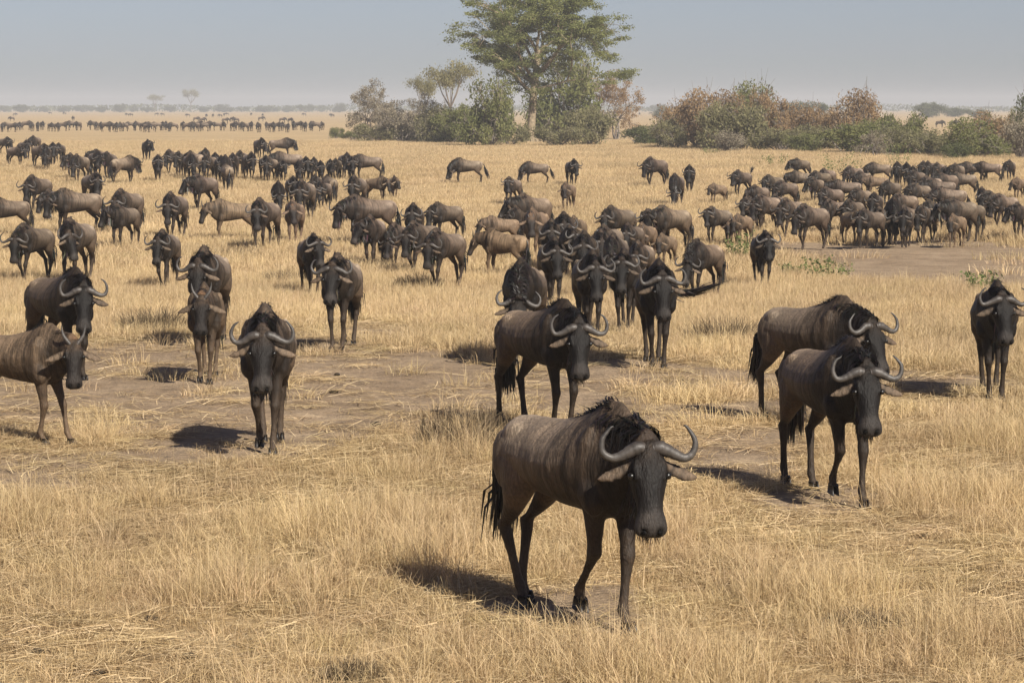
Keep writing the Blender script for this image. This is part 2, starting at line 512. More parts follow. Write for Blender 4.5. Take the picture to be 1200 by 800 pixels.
def make_variant(key, neck_pitch=-4, neck_yaw=0, head_yaw=0, head_pitch=66, roll=0, legs=None, tail='hang', coat='adult',
                 horns='adult', voxel=0.022, hero=False, bulk=1.0, seed=1, low=False, neck_len=.47, horn_k=.90):
    rg = random.Random(seed)
    K = COATS[coat]
    L = Loft()
    Y = Vector((0, 1, 0))
    Z = Vector((0, 0, 1))
    X = Vector((1, 0, 0))

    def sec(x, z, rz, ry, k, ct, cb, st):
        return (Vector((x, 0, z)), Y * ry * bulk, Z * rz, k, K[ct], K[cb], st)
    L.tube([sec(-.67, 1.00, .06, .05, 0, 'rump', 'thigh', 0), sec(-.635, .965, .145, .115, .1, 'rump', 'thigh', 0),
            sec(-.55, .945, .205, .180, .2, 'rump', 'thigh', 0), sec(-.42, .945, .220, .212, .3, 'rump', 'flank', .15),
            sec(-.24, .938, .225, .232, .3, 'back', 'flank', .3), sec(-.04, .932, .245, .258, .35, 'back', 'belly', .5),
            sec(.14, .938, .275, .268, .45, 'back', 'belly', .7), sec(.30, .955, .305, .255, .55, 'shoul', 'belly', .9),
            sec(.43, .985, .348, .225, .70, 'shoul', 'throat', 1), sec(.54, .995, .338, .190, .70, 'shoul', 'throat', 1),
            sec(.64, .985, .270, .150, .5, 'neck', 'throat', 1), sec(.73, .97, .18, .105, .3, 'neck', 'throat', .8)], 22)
    # neck
    N0 = Vector((.50, 0, 1.03))
    npt, nyw = R(neck_pitch), R(neck_yaw)
    nd = Vector((math.cos(npt) * math.cos(nyw), math.cos(npt) * math.sin(nyw), math.sin(npt)))
    poll = N0 + nd * neck_len
    N1 = N0 + Vector((1, 0, .05)) * .24
    secs, top_line, bot_line = [], [], []
    for i in range(7):
        t = i / 6
        p = bez(N0, N1, poll, t)
        tg = (bez(N0, N1, poll, min(1, t + .05)) - bez(N0, N1, poll, max(0, t - .05))).normalized()
        lat = Vector((-tg.y, tg.x, 0)).normalized()
        up = tg.cross(lat).normalized()
        rz = .265 + (.135 - .265) * t ** .8
        ry = .150 + (.092 - .150) * t
        secs.append((p, lat * ry, up * rz, .45, K['neck'], K['throat'], .9))
        top_line.append((p + up * rz * .97, up, lat, tg))
        bot_line.append((p - up * rz * .93, up, lat, tg))
    L.tube(secs, 18)
    # head
    hp, hy = R(head_pitch), R(head_yaw)
    a = Vector((math.cos(hp) * math.cos(hy), math.cos(hp) * math.sin(hy), -math.sin(hp)))
    n = Vector((math.sin(hp) * math.cos(hy), math.sin(hp) * math.sin(hy), math.cos(hp)))
    l = Vector((-math.sin(hy), math.cos(hy), 0))
    if roll:
        q = Matrix.Rotation(R(roll), 3, a)
        n, l = q @ n, q @ l
    secs = []
    for s, w, u, d in HEAD:
        ct, cb = ('brow', 'brow') if s < .05 else (('face', 'throat') if s < .38 else ('nose', 'nose'))
        secs.append((poll + a * s + n * ((u - d) / 2), l * w, n * ((u + d) / 2), .2, K[ct], K[cb], 0))
    L.tube(secs, 20, .78)
    # brow ridges over the eyes
    for sd in (1, -1):
        e = poll + a * .105 + l * (.082 * sd) + n * .050
        L.tube([(e - a * .06, l * .010, n * .010, 0, K['face'], K['face'], 0), (e, l * .020, n * .019, 0, K['face'], K['face'], 0),
                (e + a * .06, l * .010, n * .010, 0, K['face'], K['face'], 0)], 8)
        # shoulder blade, hip bone and ribcage swell under the skin
        def lump(x, y, z, rx, ry, rz, tilt, col):
            c0 = Vector((x, y * sd, z))
            ax = Vector((math.sin(R(tilt)), 0, math.cos(R(tilt))))
            fw = Vector((math.cos(R(tilt)), 0, -math.sin(R(tilt))))
            L.tube([(c0 + ax * (rz * q), Y * (ry * w), fw * (rx * w), 0, K[col], K[col], st_) for q, w, st_ in
                    ((-.95, .3, .6), (-.6, .8, .6), (0, 1, .6), (.6, .8, .6), (.95, .3, .6))], 12)
        lump(.40, .145, .95, .115, .085, .25, 12, 'shoul')
        lump(.46, .15, .80, .095, .075, .14, -20, 'neck')
        lump(-.43, .135, 1.045, .08, .05, .10, 60, 'rump')
        lump(-.50, .135, .88, .13, .075, .20, -15, 'thigh')
    # ears
    esz = 1.0 if horns == 'adult' else 1.15
    for sd in (1, -1):
        b0 = poll + a * .055 + l * (.075 * sd) - n * .02
        dr = (l * sd * .92 + a * .26 - n * .25 + Vector((0, 0, -.08))).normalized()
        sd2 = a.cross(dr).normalized()
        wv = dr.cross(sd2).normalized()
        secs = []
        for t, w in ((0, .024), (.2, .036), (.45, .048), (.7, .042), (.9, .022), (1, .007)):
            p = b0 + dr * (.235 * esz * t) + wv * (.012 * math.sin(t * 3.1))
            secs.append((p, wv * w * esz, sd2 * (.013 if voxel < .018 else .017), 0, K['ear'], K['ear'], 0))
        L.tube(secs, 10)
    # legs
    legs = legs or [(0.04, 0), (-.05, 0), (.05, 0), (-.07, 0)]
    fat = 1.0 if voxel < .018 else (1.12 if not low else 1.35)
    hoofs = []
    for i, lg in enumerate(legs):
        fx, lift, fy = (tuple(lg) + (0,))[:3]
        sd = 1 if i % 2 == 0 else -1
        front = i < 2
        if front:
            S = Vector((.43, .108 * sd, .80))
            F = Vector((.455 + fx, .066 * sd + fy, .125 + lift))
            J = ik(S, F, .385, .305, 1)
            chain = [(S + Vector((-.01, 0, .10)), .125, .085), (S, .112, .078), (S.lerp(J, .45), .074, .056), (S.lerp(J, .82), .050, .043),
                     (J, .053, .046), (J.lerp(F, .18), .041, .035), (J.lerp(F, .5), .031, .026), (J.lerp(F, .85), .033, .029), (F, .041, .036)]
        else:
            S = Vector((-.40 + .12 * fx, .115 * sd, .90))
            St = Vector((-.365 + .28 * fx, .130 * sd, .715))
            F = Vector((-.565 + fx, .072 * sd + fy, .125 + lift))
            J = ik(St, F, .335, .365, -1)
            J.y = .10 * sd
            chain = [(S, .175, .105), (S.lerp(St, .55), .165, .105), (St + Vector((-.035, 0, -.02)), .120, .088), (St.lerp(J, .45), .092, .062),
                     (St.lerp(J, .8), .060, .044), (J + Vector((-.014, 0, .01)), .057, .043), (J.lerp(F, .18), .044, .036), (J.lerp(F, .5), .034, .028),
                     (J.lerp(F, .85), .035, .030), (F, .042, .036)]
        sw = min(1.0, lift * 6)
        toe = Vector((.052 * (1 - sw) - .04 * sw, 0, -.078))
        P = F + toe * .55
        chain += [(P, .034, .031), (F + toe, .041, .038)]
        secs = []
        for j, (c, rx, ry) in enumerate(chain):
            k = fat if j > 3 else 1.0
            hi = c.z > .62
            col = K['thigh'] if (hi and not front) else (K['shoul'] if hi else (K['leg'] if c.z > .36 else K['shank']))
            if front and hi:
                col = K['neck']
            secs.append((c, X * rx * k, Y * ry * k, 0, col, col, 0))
        L.tube(secs, 12)
        hoofs.append((F + toe, sw))
    # one continuous skin
    me0 = bpy.data.meshes.new("raw")
    me0.from_pydata([tuple(v) for v in L.v], [], L.f)
    bm = bmesh.new()
    bm.from_mesh(me0)
    bmesh.ops.recalc_face_normals(bm, faces=bm.faces)
    bm.to_mesh(me0)
    bm.free()
    tmp = bpy.data.objects.new("raw", me0)
    C.objects.link(tmp)
    rm = tmp.modifiers.new("r", 'REMESH')
    rm.mode = 'VOXEL'
    rm.voxel_size = voxel
    sm = tmp.modifiers.new("s", 'SMOOTH')
    sm.factor = .5
    sm.iterations = 4 if voxel < .018 else 2
    if low:
        dc = tmp.modifiers.new("d", 'DECIMATE')
        dc.ratio = .28
    dg = bpy.context.evaluated_depsgraph_get()
    dg.update()
    body = bpy.data.meshes.new_from_object(tmp.evaluated_get(dg))
    bpy.data.objects.remove(tmp)
    bpy.data.meshes.remove(me0)
    body.name = key + "_body"
    nv = len(body.vertices)
    co = np.empty(nv * 3, dtype=np.float32)
    body.vertices.foreach_get("co", co)
    co = co.reshape(-1, 3)
    dents = []
    if hero:
        dents = [(poll + a * .462 + l * (.046 * sd) + n * .024, .026, .026) for sd in (1, -1)]
        dents += [(poll + a * .468 + l * (.012 * q) - n * .026, .014, .014) for q in range(-6, 7)]
        for c, r, dep in dents:
            dd = co - np.array(c, dtype=np.float32)
            w = np.exp(-((dd ** 2).sum(1)) / (2 * (r * .55) ** 2))
            co -= (w[:, None] * dep * np.array(a, dtype=np.float32)[None])
        body.vertices.foreach_set("co", co.ravel())
    if hero:
        nrm = np.array([tuple(v.normal) for v in body.vertices], dtype=np.float32)
        bump = np.array([.0065 * noise.noise((p[0] * 5 + seed, p[1] * 5, p[2] * 3)) + .0035 * noise.noise((p[0] * 13, p[1] * 13 + seed, p[2] * 6))
                         + (0.0009 * math.sin(p[0] * 62 + 6 * p[2]) if -.28 < p[0] < .2 and .75 < p[2] < 1.08 else 0) for p in co.tolist()], dtype=np.float32)
        thin = np.clip((co[:, 2] - .35) / .3, .25, 1)
        co += nrm * (bump * thin)[:, None]
        body.vertices.foreach_set("co", co.ravel())
    rc = np.array([r[0] for r in L.rings], dtype=np.float32)
    rr = np.array([r[1] for r in L.rings], dtype=np.float32)
    rv = np.array([r[2] / (r[2].length ** 2) for r in L.rings], dtype=np.float32)
    ct = np.array([r[3] for r in L.rings], dtype=np.float32)
    cb = np.array([r[4] for r in L.rings], dtype=np.float32)
    st = np.array([r[5] for r in L.rings], dtype=np.float32)
    cols = np.empty((nv, 4), dtype=np.float32)
    for s0 in range(0, nv, 20000):
        p = co[s0:s0 + 20000]
        dv = p[:, None, :] - rc[None]
        d = np.sqrt((dv ** 2).sum(2)) / rr[None]
        w = 1.0 / np.maximum(d, .25) ** 7
        w /= w.sum(1, keepdims=True)
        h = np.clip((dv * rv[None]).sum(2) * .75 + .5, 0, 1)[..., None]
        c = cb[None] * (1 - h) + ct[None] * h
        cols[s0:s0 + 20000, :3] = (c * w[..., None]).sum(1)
        cols[s0:s0 + 20000, 3] = (st[None] * w).sum(1)
    for c, r, dep in dents:
        w = np.exp(-(((co - np.array(c - a * dep * .7, dtype=np.float32)) ** 2).sum(1)) / (2 * (r * .7) ** 2))
        cols[:, :3] *= (1 - .75 * w)[:, None]
    ca = body.color_attributes.new("Col", 'FLOAT_COLOR', 'POINT')
    ca.data.foreach_set("color", cols.ravel())
    body.polygons.foreach_set("use_smooth", [True] * len(body.polygons))
    body.materials.clear()
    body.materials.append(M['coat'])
    parts = [("body", body)]

    # horns
    if horns == 'adult':
        path = [(.026, .040, .040), (.062, .046, .052), (.110, .034, .048), (.165, .004, .037), (.222, -.018, .030), (.268, -.004, .026),
                (.294, .044, .0225), (.292, .100, .0185), (.266, .148, .014), (.236, .174, .009), (.220, .182, .004)]
    elif horns == 'young':
        path = [(.040, .030, .034), (.065, .058, .031), (.094, .095, .026), (.118, .138, .021), (.134, .185, .015), (.141, .228, .009), (.142, .258, .004)]
    elif horns == 'calf':
        path = [(.045, .030, .022), (.058, .055, .018), (.068, .085, .012), (.070, .110, .004)]
    else:
        path = []
    hv = (-a * .93 + n * .30).normalized()
    hn = l.cross(hv)
    hpos = poll + a * .02 + n * .02
    horn_raw = []
    for sd in (1, -1):
        if not path:
            break
        pts = [hpos + l * (y * sd * (horn_k if y > .06 else 1)) + hv * (z * horn_k + (rg.uniform(-.006, .006) if y > .1 else 0)) for y, z, r in path]
        # finer path
        P2, R2 = [], []
        for i in range(len(pts) - 1):
            for q in range(3 if not low else 1):
                t = q / (3 if not low else 1)
                p0 = pts[max(0, i - 1)]; p1 = pts[i]; p2 = pts[i + 1]; p3 = pts[min(len(pts) - 1, i + 2)]
                c = .5 * ((2 * p1) + (p2 - p0) * t + (2 * p0 - 5 * p1 + 4 * p2 - p3) * t * t + (3 * p1 - p0 - 3 * p2 + p3) * t ** 3)
                P2.append(c)
                R2.append(path[i][2] * (1 - t) + path[i + 1][2] * t)
        P2.append(pts[-1]); R2.append(path[-1][2])
        V, F, Cc = [], [], []
        ns = 10 if not low else 5
        for i, p in enumerate(P2):
            tg = (P2[min(i + 1, len(P2) - 1)] - P2[max(i - 1, 0)]).normalized()
            u = hn.cross(tg).normalized()
            f = i / (len(P2) - 1)
            rr_ = .80 * R2[i] * (1 + (.07 * math.sin(i * 2.6 + seed) if .08 < f < .5 else 0) + rg.uniform(-.025, .025)) * (1.25 if low else 1)
            cc = Vector((.045, .035, .028)).lerp(Vector((.085, .075, .066)), min(1, f * 2)).lerp(Vector((.030, .027, .025)), max(0, f * 2 - 1)) * rg.uniform(.55, .95)
            for k in range(ns):
                an = 2 * math.pi * k / ns
                V.append(p + u * (math.cos(an) * rr_) + hn * (math.sin(an) * rr_ * .9))
                Cc.append((*cc, 1))
        for i in range(len(P2) - 1):
            for k in range(ns):
                F.append((i * ns + k, i * ns + (k + 1) % ns, (i + 1) * ns + (k + 1) % ns, (i + 1) * ns + k))
        F.append(tuple(range(ns)))
        horn_raw.append((V, F, Cc))
        parts.append(("horn", mesh_of(key + "_horn", V, F, M['horn'], Cc, True)))

    # mane, standing on the neck crest and falling over, thick at the withers
    V, F, Cc = [], [], []
    n_m = (620 if hero else 170) if not low else 26
    crest = [(Vector((x, 0, z)), Z, Y, X) for x, z in ((.12, 1.20), (.30, 1.255), (.46, 1.318))] + top_line[1:]
    dk = (.011, .0085, .007) if coat != 'young' else (.026, .019, .014)
    short = .62 if coat == 'young' else 1.0
    for i in range(n_m):
        f = (i + rg.random()) / n_m * (len(crest) - 1)
        j = min(int(f), len(crest) - 2)
        p0, u0, l0, t0 = crest[j]; p1, u1, l1, t1 = crest[j + 1]
        k = f - j
        g = f / (len(crest) - 1)
        p = p0.lerp(p1, k) + l0 * rg.gauss(0, .016) - u0 * .022
        sd = 1 if rg.random() < .5 else -1
        ln = rg.uniform(.08, .15) * short * (.45 + .75 * math.sin(math.pi * min(1, .1 + .8 * g)))
        u, la, tg = u0.lerp(u1, k), l0, t0
        lean = rg.uniform(.5, 1.3)
        d1 = (u * (.75 - .25 * (1 - g)) - tg * lean + la * sd * rg.uniform(.0, .3)).normalized()
        q1 = p + d1 * ln * .45
        q2 = q1 + (d1 * .7 - tg * .3 + la * sd * rg.uniform(.1, .8) - Z * rg.uniform(.2, .9)).normalized() * ln * .6
        side = (tg + la * rg.uniform(-1.2, 1.2)).normalized()
        c = tuple(v * rg.uniform(.7, 1.5) for v in dk)
        ribbon(V, F, Cc, [p, q1, q2], (.0085 if hero else .016) if not low else .05, side, c)
    if not low and coat != 'young':
        for i in range(420 if hero else 120):       # long strands hanging down both sides of the neck
            f = rg.random() * (len(top_line) - 1.01)
            j = int(f)
            p0, u0, l0, t0 = top_line[j]; p1 = top_line[j + 1][0]
            sd = 1 if rg.random() < .5 else -1
            ry = .150 + (.092 - .150) * f / 6
            p = p0.lerp(p1, f - j) + l0 * (sd * ry * rg.uniform(.1, .62)) - u0 * rg.uniform(.01, .05)
            ln = rg.uniform(.10, .22)
            d1 = (l0 * sd * rg.uniform(.5, 1.0) - Z * .5 - t0 * rg.uniform(0, .5)).normalized()
            q1 = p + d1 * ln * .35
            q2 = q1 + (-Z - t0 * rg.uniform(-.1, .4) + l0 * sd * rg.uniform(-.05, .3)).normalized() * ln * .65
            c = tuple(v * rg.uniform(.7, 1.7) for v in dk)
            ribbon(V, F, Cc, [p, q1, q2], .007 if hero else .014, (t0 + l0 * rg.uniform(-.4, .4)).normalized(), c)
    parts.append(("mane", mesh_of(key + "_mane", V, F, M['hair'], Cc)))
    # beard fringe under jaw, throat and chest
    if coat != 'young' and not low:
        V, F, Cc = [], [], []
        line = [(poll + a * s + n * (-d * .92), a) for s, w, u, d in HEAD[3:8]][::-1]
        line = [(p, aa, l) for p, aa in line] + [(b[0], b[3], b[2]) for b in reversed(bot_line[1:6])]
        n_b = 480 if hero else 120
        for i in range(n_b):
            f = (i + rg.random()) / n_b * (len(line) - 1)
            j = min(int(f), len(line) - 2)
            p = line[j][0].lerp(line[j + 1][0], f - j)
            la = line[j][2]
            p = p + la * rg.uniform(-.05, .05) + Z * .02
            ln = rg.uniform(.10, .24) * (.7 + .5 * math.sin(math.pi * f / (len(line) - 1)))
            dn = (-Z + Vector((rg.uniform(-.25, .15), rg.uniform(-.2, .2), 0))).normalized()
            c = tuple(v * rg.uniform(.7, 1.6) for v in ((.020, .016, .013) if rg.random() < .75 else (.06, .045, .034)))
            ribbon(V, F, Cc, [p, p + dn * ln * .55, p + dn * ln + Vector((rg.uniform(-.03, .03), rg.uniform(-.03, .03), 0))],
                   (.0085 if hero else .017), Vector((rg.uniform(-1, 1), rg.uniform(-1, 1), 0)).normalized(), c)
        parts.append(("beard", mesh_of(key + "_beard", V, F, M['hair'], Cc)))
    # tail
    tb = Vector((-.655, 0, 1.04))
    if tail == 'hang':
        tp = [tb, tb + Vector((-.05, .01, -.10)), tb + Vector((-.065, .02, -.26)), tb + Vector((-.07, .03, -.42)), tb + Vector((-.08, .04, -.70))]
    elif tail == 'back':
        tp = [tb, tb + Vector((-.09, .03, -.07)), tb + Vector((-.14, .05, -.22)), tb + Vector((-.17, .06, -.38)), tb + Vector((-.27, .09, -.66))]
    elif tail == 'swish':
        tp = [tb, tb + Vector((-.06, .08, -.09)), tb + Vector((-.07, .26, -.19)), tb + Vector((-.05, .48, -.22)), tb + Vector((-.04, .88, -.04))]
    elif tail == 'sweep':
        tp = [tb, tb + Vector((-.08, -.04, -.09)), tb + Vector((-.17, -.14, -.22)), tb + Vector((-.26, -.22, -.32)), tb + Vector((-.42, -.34, -.42))]
    else:  # raised
        tp = [tb, tb + Vector((-.10, .0, .10)), tb + Vector((-.15, .02, .20)), tb + Vector((-.18, .03, .28)), tb + Vector((-.24, .05, .42))]
    V, F, Cc = [], [], []

    def tpos(t):
        f = t * 4
        j = min(int(f), 3)
        return tp[j].lerp(tp[j + 1], f - j)
    ns = 6
    N = 9
    for i in range(N):
        t = .72 * i / (N - 1)
        p = tpos(t)
        tg = (tpos(min(1, t + .05)) - tpos(max(0, t - .05))).normalized()
        u = tg.cross(Y if abs(tg.y) < .8 else Z).normalized()
        w = tg.cross(u)
        r = .022 - .012 * i / (N - 1)
        for k in range(ns):
            an = 2 * math.pi * k / ns
            V.append(p + u * math.cos(an) * r + w * math.sin(an) * r)
            Cc.append((.03, .023, .018, 1))
    for i in range(N - 1):
        for k in range(ns):
            F.append((i * ns + k, i * ns + (k + 1) % ns, (i + 1) * ns + (k + 1) % ns, (i + 1) * ns + k))
    stalk = (V, F, Cc)
    if hero:
        parts.append(("tail", mesh_of(key + "_tail", V, F, M['hair'], Cc)))
        V, F, Cc = [], [], []
    for i in range((300 if hero else 90) if not low else 14):
        t0 = rg.uniform(.28, .72)
        t1 = min(1.0, t0 + rg.uniform(.2, .42))
        off = Vector((rg.gauss(0, 1), rg.gauss(0, 1), rg.gauss(0, .5))) * .030
        pts = [tpos(t0), tpos(t0 * .5 + t1 * .5) + off * 1.5, tpos(t1) + off * 1.6 - Z * .03]
        c = tuple(v * rg.uniform(.6, 1.5) for v in (.013, .0105, .009))
        ribbon(V, F, Cc, pts, (.013 if hero else .017) if not low else .03, Vector((rg.uniform(-1, 1), rg.uniform(-1, 1), rg.uniform(-.3, .3))).normalized(), c)
    if hero:
        parts.append(("tail_tuft", mesh_of(key + "_tail_tuft", V, F, M['hair'], Cc), "tail"))
    else:
        parts.append(("tail", mesh_of(key + "_tail", V, F, M['hair'], Cc)))
    if hero:
        for sd in (1, -1):
            e = poll + a * .462 + l * (.047 * sd) + n * .030
            bm = bmesh.new()
            mt = Matrix((a, l, n)).transposed().to_4x4()
            mt = Matrix.Translation(e) @ mt @ Matrix.Rotation(R(24 * sd), 4, 'X') @ Matrix.Diagonal((.016, .012, .023, 1))
            bmesh.ops.create_uvsphere(bm, u_segments=10, v_segments=8, radius=1.0, matrix=mt)
            me = bpy.data.meshes.new(key + "_nostril")
            bm.to_mesh(me); bm.free()
            me.polygons.foreach_set("use_smooth", [True] * len(me.polygons))
            me.materials.append(M['eye_socket'])
            parts.append(("nostril", me))
        for sd in (1, -1):
            e = poll + a * .140 + l * (.104 * sd) + n * .028
            bm = bmesh.new()
            bmesh.ops.create_uvsphere(bm, u_segments=10, v_segments=8, radius=.021, matrix=Matrix.Translation(e))
            me = bpy.data.meshes.new(key + "_eye")
            bm.to_mesh(me); bm.free()
            me.polygons.foreach_set("use_smooth", [True] * len(me.polygons))
            me.materials.append(M['eye'])
            parts.append(("eye", me))
        for p, sw in hoofs:
            V, F = [], []
            for half in (1, -1):
                b = len(V)
                for z, sx, sy, dx in ((.022, .040, .019, -.004), (-.012, .048, .021, .006), (-.047, .058, .024, .014)):
                    for k in range(10):
                        an = 2 * math.pi * k / 10
                        cx = math.cos(an)
                        x = sx * cx * (1.15 if cx > 0 else .8)
                        V.append(Vector((p.x + dx + x, p.y + half * .0215 + sy * math.sin(an) * (1 - .35 * max(0, cx)), max(p.z + z, .001))))
                for j in range(2):
                    for k in range(10):
                        F.append((b + j * 10 + k, b + j * 10 + (k + 1) % 10, b + j * 10 + 10 + (k + 1) % 10, b + j * 10 + 10 + k))
                F.append(tuple(b + k for k in range(10)))
                F.append(tuple(b + 29 - k for k in range(10)))
            if sw > .1:
                V = [Matrix.Rotation(R(38 * sw), 3, 'Y') @ (v - p) + p for v in V]
            parts.append(("hoof", mesh_of(key + "_hoof", V, F, M['hoof'], smooth=True)))
    if low:      # far copies: everything in one skin
        bm = bmesh.new()
        for i, (nm, me) in enumerate(parts):
            k0 = len(bm.faces)
            bm.from_mesh(me)
            bm.faces.ensure_lookup_table()
            for f in bm.faces[k0:]:
                f.material_index = {'body': 0, 'horn': 1}.get(nm, 2)
        me = bpy.data.meshes.new(key)
        bm.to_mesh(me); bm.free()
        for m in ('coat', 'horn', 'hair'):
            me.materials.append(M[m])
        return [("body", me)]
    return parts


def place(parts, loc, psi, scale, label, group=None, tone=(1, 1, 1), mirror=False, name="wildebeest", sy=1.0):
    """psi: 0 = coming straight at the photographer, +90 = walking to the right"""
    sc = (scale * .96, (-scale if mirror else scale) * sy, scale)
    if len(parts) == 1:
        o = new_obj(name, parts[0][1], None, loc)
        o['tone'] = tone
        root = o
    else:
        root = new_obj(name, None, None, loc)
        root.empty_display_size = .3
        made = {}
        for nm, me, *up in parts:
            c = new_obj(nm, me, made[up[0]] if up else root)
            made[nm] = c
            if nm == 'body':
                c['tone'] = tone
    psi += math.degrees(math.atan2(-loc[0], max(6.0, loc[1])))     # psi is read off the photograph, relative to the line of sight
    root.rotation_euler = (0, 0, R(psi - 90))
    root.scale = sc
    tag(root, label, "wildebeest", group)
    return root



def px_per_m(p):
    d = p - Vector((0, 0, CAM_Z))
    return FPX / (d.y * math.cos(PITCH) - d.z * math.sin(PITCH))


# poses of the nearest animals: legs are left-front, right-front, left-hind, right-hind (forward shift, lift)
def V_(key, **kw):
    return make_variant(key, voxel=.0135, hero=True, **kw)


HV = {
    'lead': V_('lead', neck_pitch=6, neck_yaw=-12, head_yaw=-27, head_pitch=70, tail='back', seed=3,
               legs=[(.13, 0, -.08), (-.30, .075, .03), (-.07, 0, -.02), (.08, 0, .02)]),
    'second': V_('second', coat='bull', neck_pitch=3, neck_yaw=-14, head_yaw=-26, head_pitch=70, tail='hang', seed=4,
                 legs=[(.03, 0), (-.06, 0), (.14, 0), (-.12, 0)]),
    'stride': V_('stride', coat='bull', neck_pitch=4, neck_yaw=-10, head_yaw=-14, head_pitch=66, tail='back', seed=5,
                 legs=[(.19, 0, -.04), (-.22, .07, .02), (.08, 0), (-.16, .02)]),
    'side': V_('side', neck_pitch=-1, neck_yaw=-6, head_yaw=-16, head_pitch=64, tail='back', seed=6,
               legs=[(.14, 0), (-.08, 0), (.12, 0), (-.08, 0)]),
    'stand': V_('stand', neck_pitch=9, neck_yaw=0, head_yaw=2, head_pitch=64, tail='hang', seed=8,
                legs=[(.02, 0), (.05, 0), (.03, 0), (-.04, 0)]),
    'turn': V_('turn', coat='bull', neck_pitch=11, neck_yaw=4, head_yaw=14, head_pitch=72, tail='hang', seed=9,
               legs=[(.05, 0), (-.02, 0), (.05, 0), (-.10, 0)]),
    'swish': V_('swish', coat='bull', neck_pitch=7, neck_yaw=2, head_yaw=4, head_pitch=74, tail='swish', seed=10,
                legs=[(.06, 0), (-.05, 0), (.06, 0), (-.05, 0)]),
    'bow': V_('bow', coat='bull', neck_pitch=-30, neck_yaw=4, head_yaw=8, head_pitch=62, roll=-8, tail='hang', seed=11,
              legs=[(.04, 0), (-.06, 0), (.08, 0), (-.08, 0)]),
    'walk': V_('walk', neck_pitch=3, neck_yaw=0, head_yaw=0, head_pitch=70, tail='hang', seed=12,
               legs=[(.12, 0), (-.16, .05), (-.08, 0), (.12, 0)]),
    'young': V_('young', neck_pitch=11, neck_yaw=0, head_yaw=-2, head_pitch=66, coat='young', horns='young', tail='hang', seed=13,
                legs=[(.05, 0), (-.08, .02), (.02, 0), (-.05, 0)], bulk=.84),
    'yearling': V_('yearling', neck_pitch=9, neck_yaw=-16, head_yaw=-50, head_pitch=68, coat='young', horns='young', tail='hang', seed=14,
                   legs=[(.22, 0), (-.06, 0), (-.20, 0), (.10, 0)], bulk=.88),
}
# (pose, pixel of the ground under the body, heading, scale, tone, label, mirror)
HERO = [
    ('lead', 668, 722, 34, 1.05, 1.10, "dark brown bull wildebeest leading the herd, wide hooked horns, horn shadow on flank"),
    ('second', 632, 505, 31, 1.00, 1.02, "near-black wildebeest with pale rump standing just behind the leading bull"),
    ('stride', 968, 582, 24, 1.01, 1.02, "black-fronted wildebeest striding ahead of the broadside walker on the right flank"),
    ('side', 948, 497, 44, .99, .92, "wildebeest with streaked brown flank half hidden behind a striding black-fronted one"),
    ('turn', 1163, 464, 4, .98, 0.88, "lone black wildebeest with head turned aside, standing in tall shaded grass"),
    ('swish', 768, 428, 4, 1.01, 0.85, "black wildebeest flicking its bushy tail out sideways"),
    ('bow', 616, 424, -8, 1.00, 0.88, "dark wildebeest with lowered head showing its hump, behind the pale-rumped one"),
    ('walk', 690, 396, 6, .97, .66, "dark wildebeest walking between the head-lowering one and the tail-flicking one"),
    ('stand', 733, 388, -4, .93, .62, "dark narrow wildebeest close beside the tail-flicking one"),
    ('walk', 646, 362, 6, .98, .66, "dark wildebeest walking right behind the head-lowering one"),
    ('walk', 315, 524, -3, 1.03, 1.22, "brown wildebeest walking alone head-on over the trodden path, rusty brow"),
    ('young', 243, 445, -4, .88, .74, "young wildebeest with short upright spike horns on the trodden path"),
    ('walk', 247, 402, -10, 1.02, 1.12, "big-humped wildebeest directly behind the spike-horned youngster"),
    ('second', 70, 442, 25, 1.00, 0.85, "black wildebeest looking over a brown yearling at the path's edge"),
    ('yearling', 20, 517, 50, .86, .9, "tan yearling with upright lyre horns and rusty forehead crossing the path"),
    ('stand', 402, 408, -9, .98, 1.08, "brown wildebeest with curled-in horns walking onto the trodden path"),
    ('turn', 364, 348, 8, .97, 1.15, "dark wildebeest following the curled-horn one down to the path"),
    ('walk', 196, 340, -12, .98, .90, "wildebeest coming on between the path youngster and the grazing file"),
    ('bow', 826, 352, -26, .90, 1.15, "wildebeest with lowered face standing alone behind the tail-flicking one"),
    ('stand', 893, 338, 8, .95, .62, "black-bearded wildebeest standing alone by the green forb"),
]
for key, px, py, psi, sc_, tn, lab in HERO:
    place(HV[key], at(px, py), psi, sc_, lab, "wildebeest at the head of the herd", (tn, tn * .99, tn * .97))

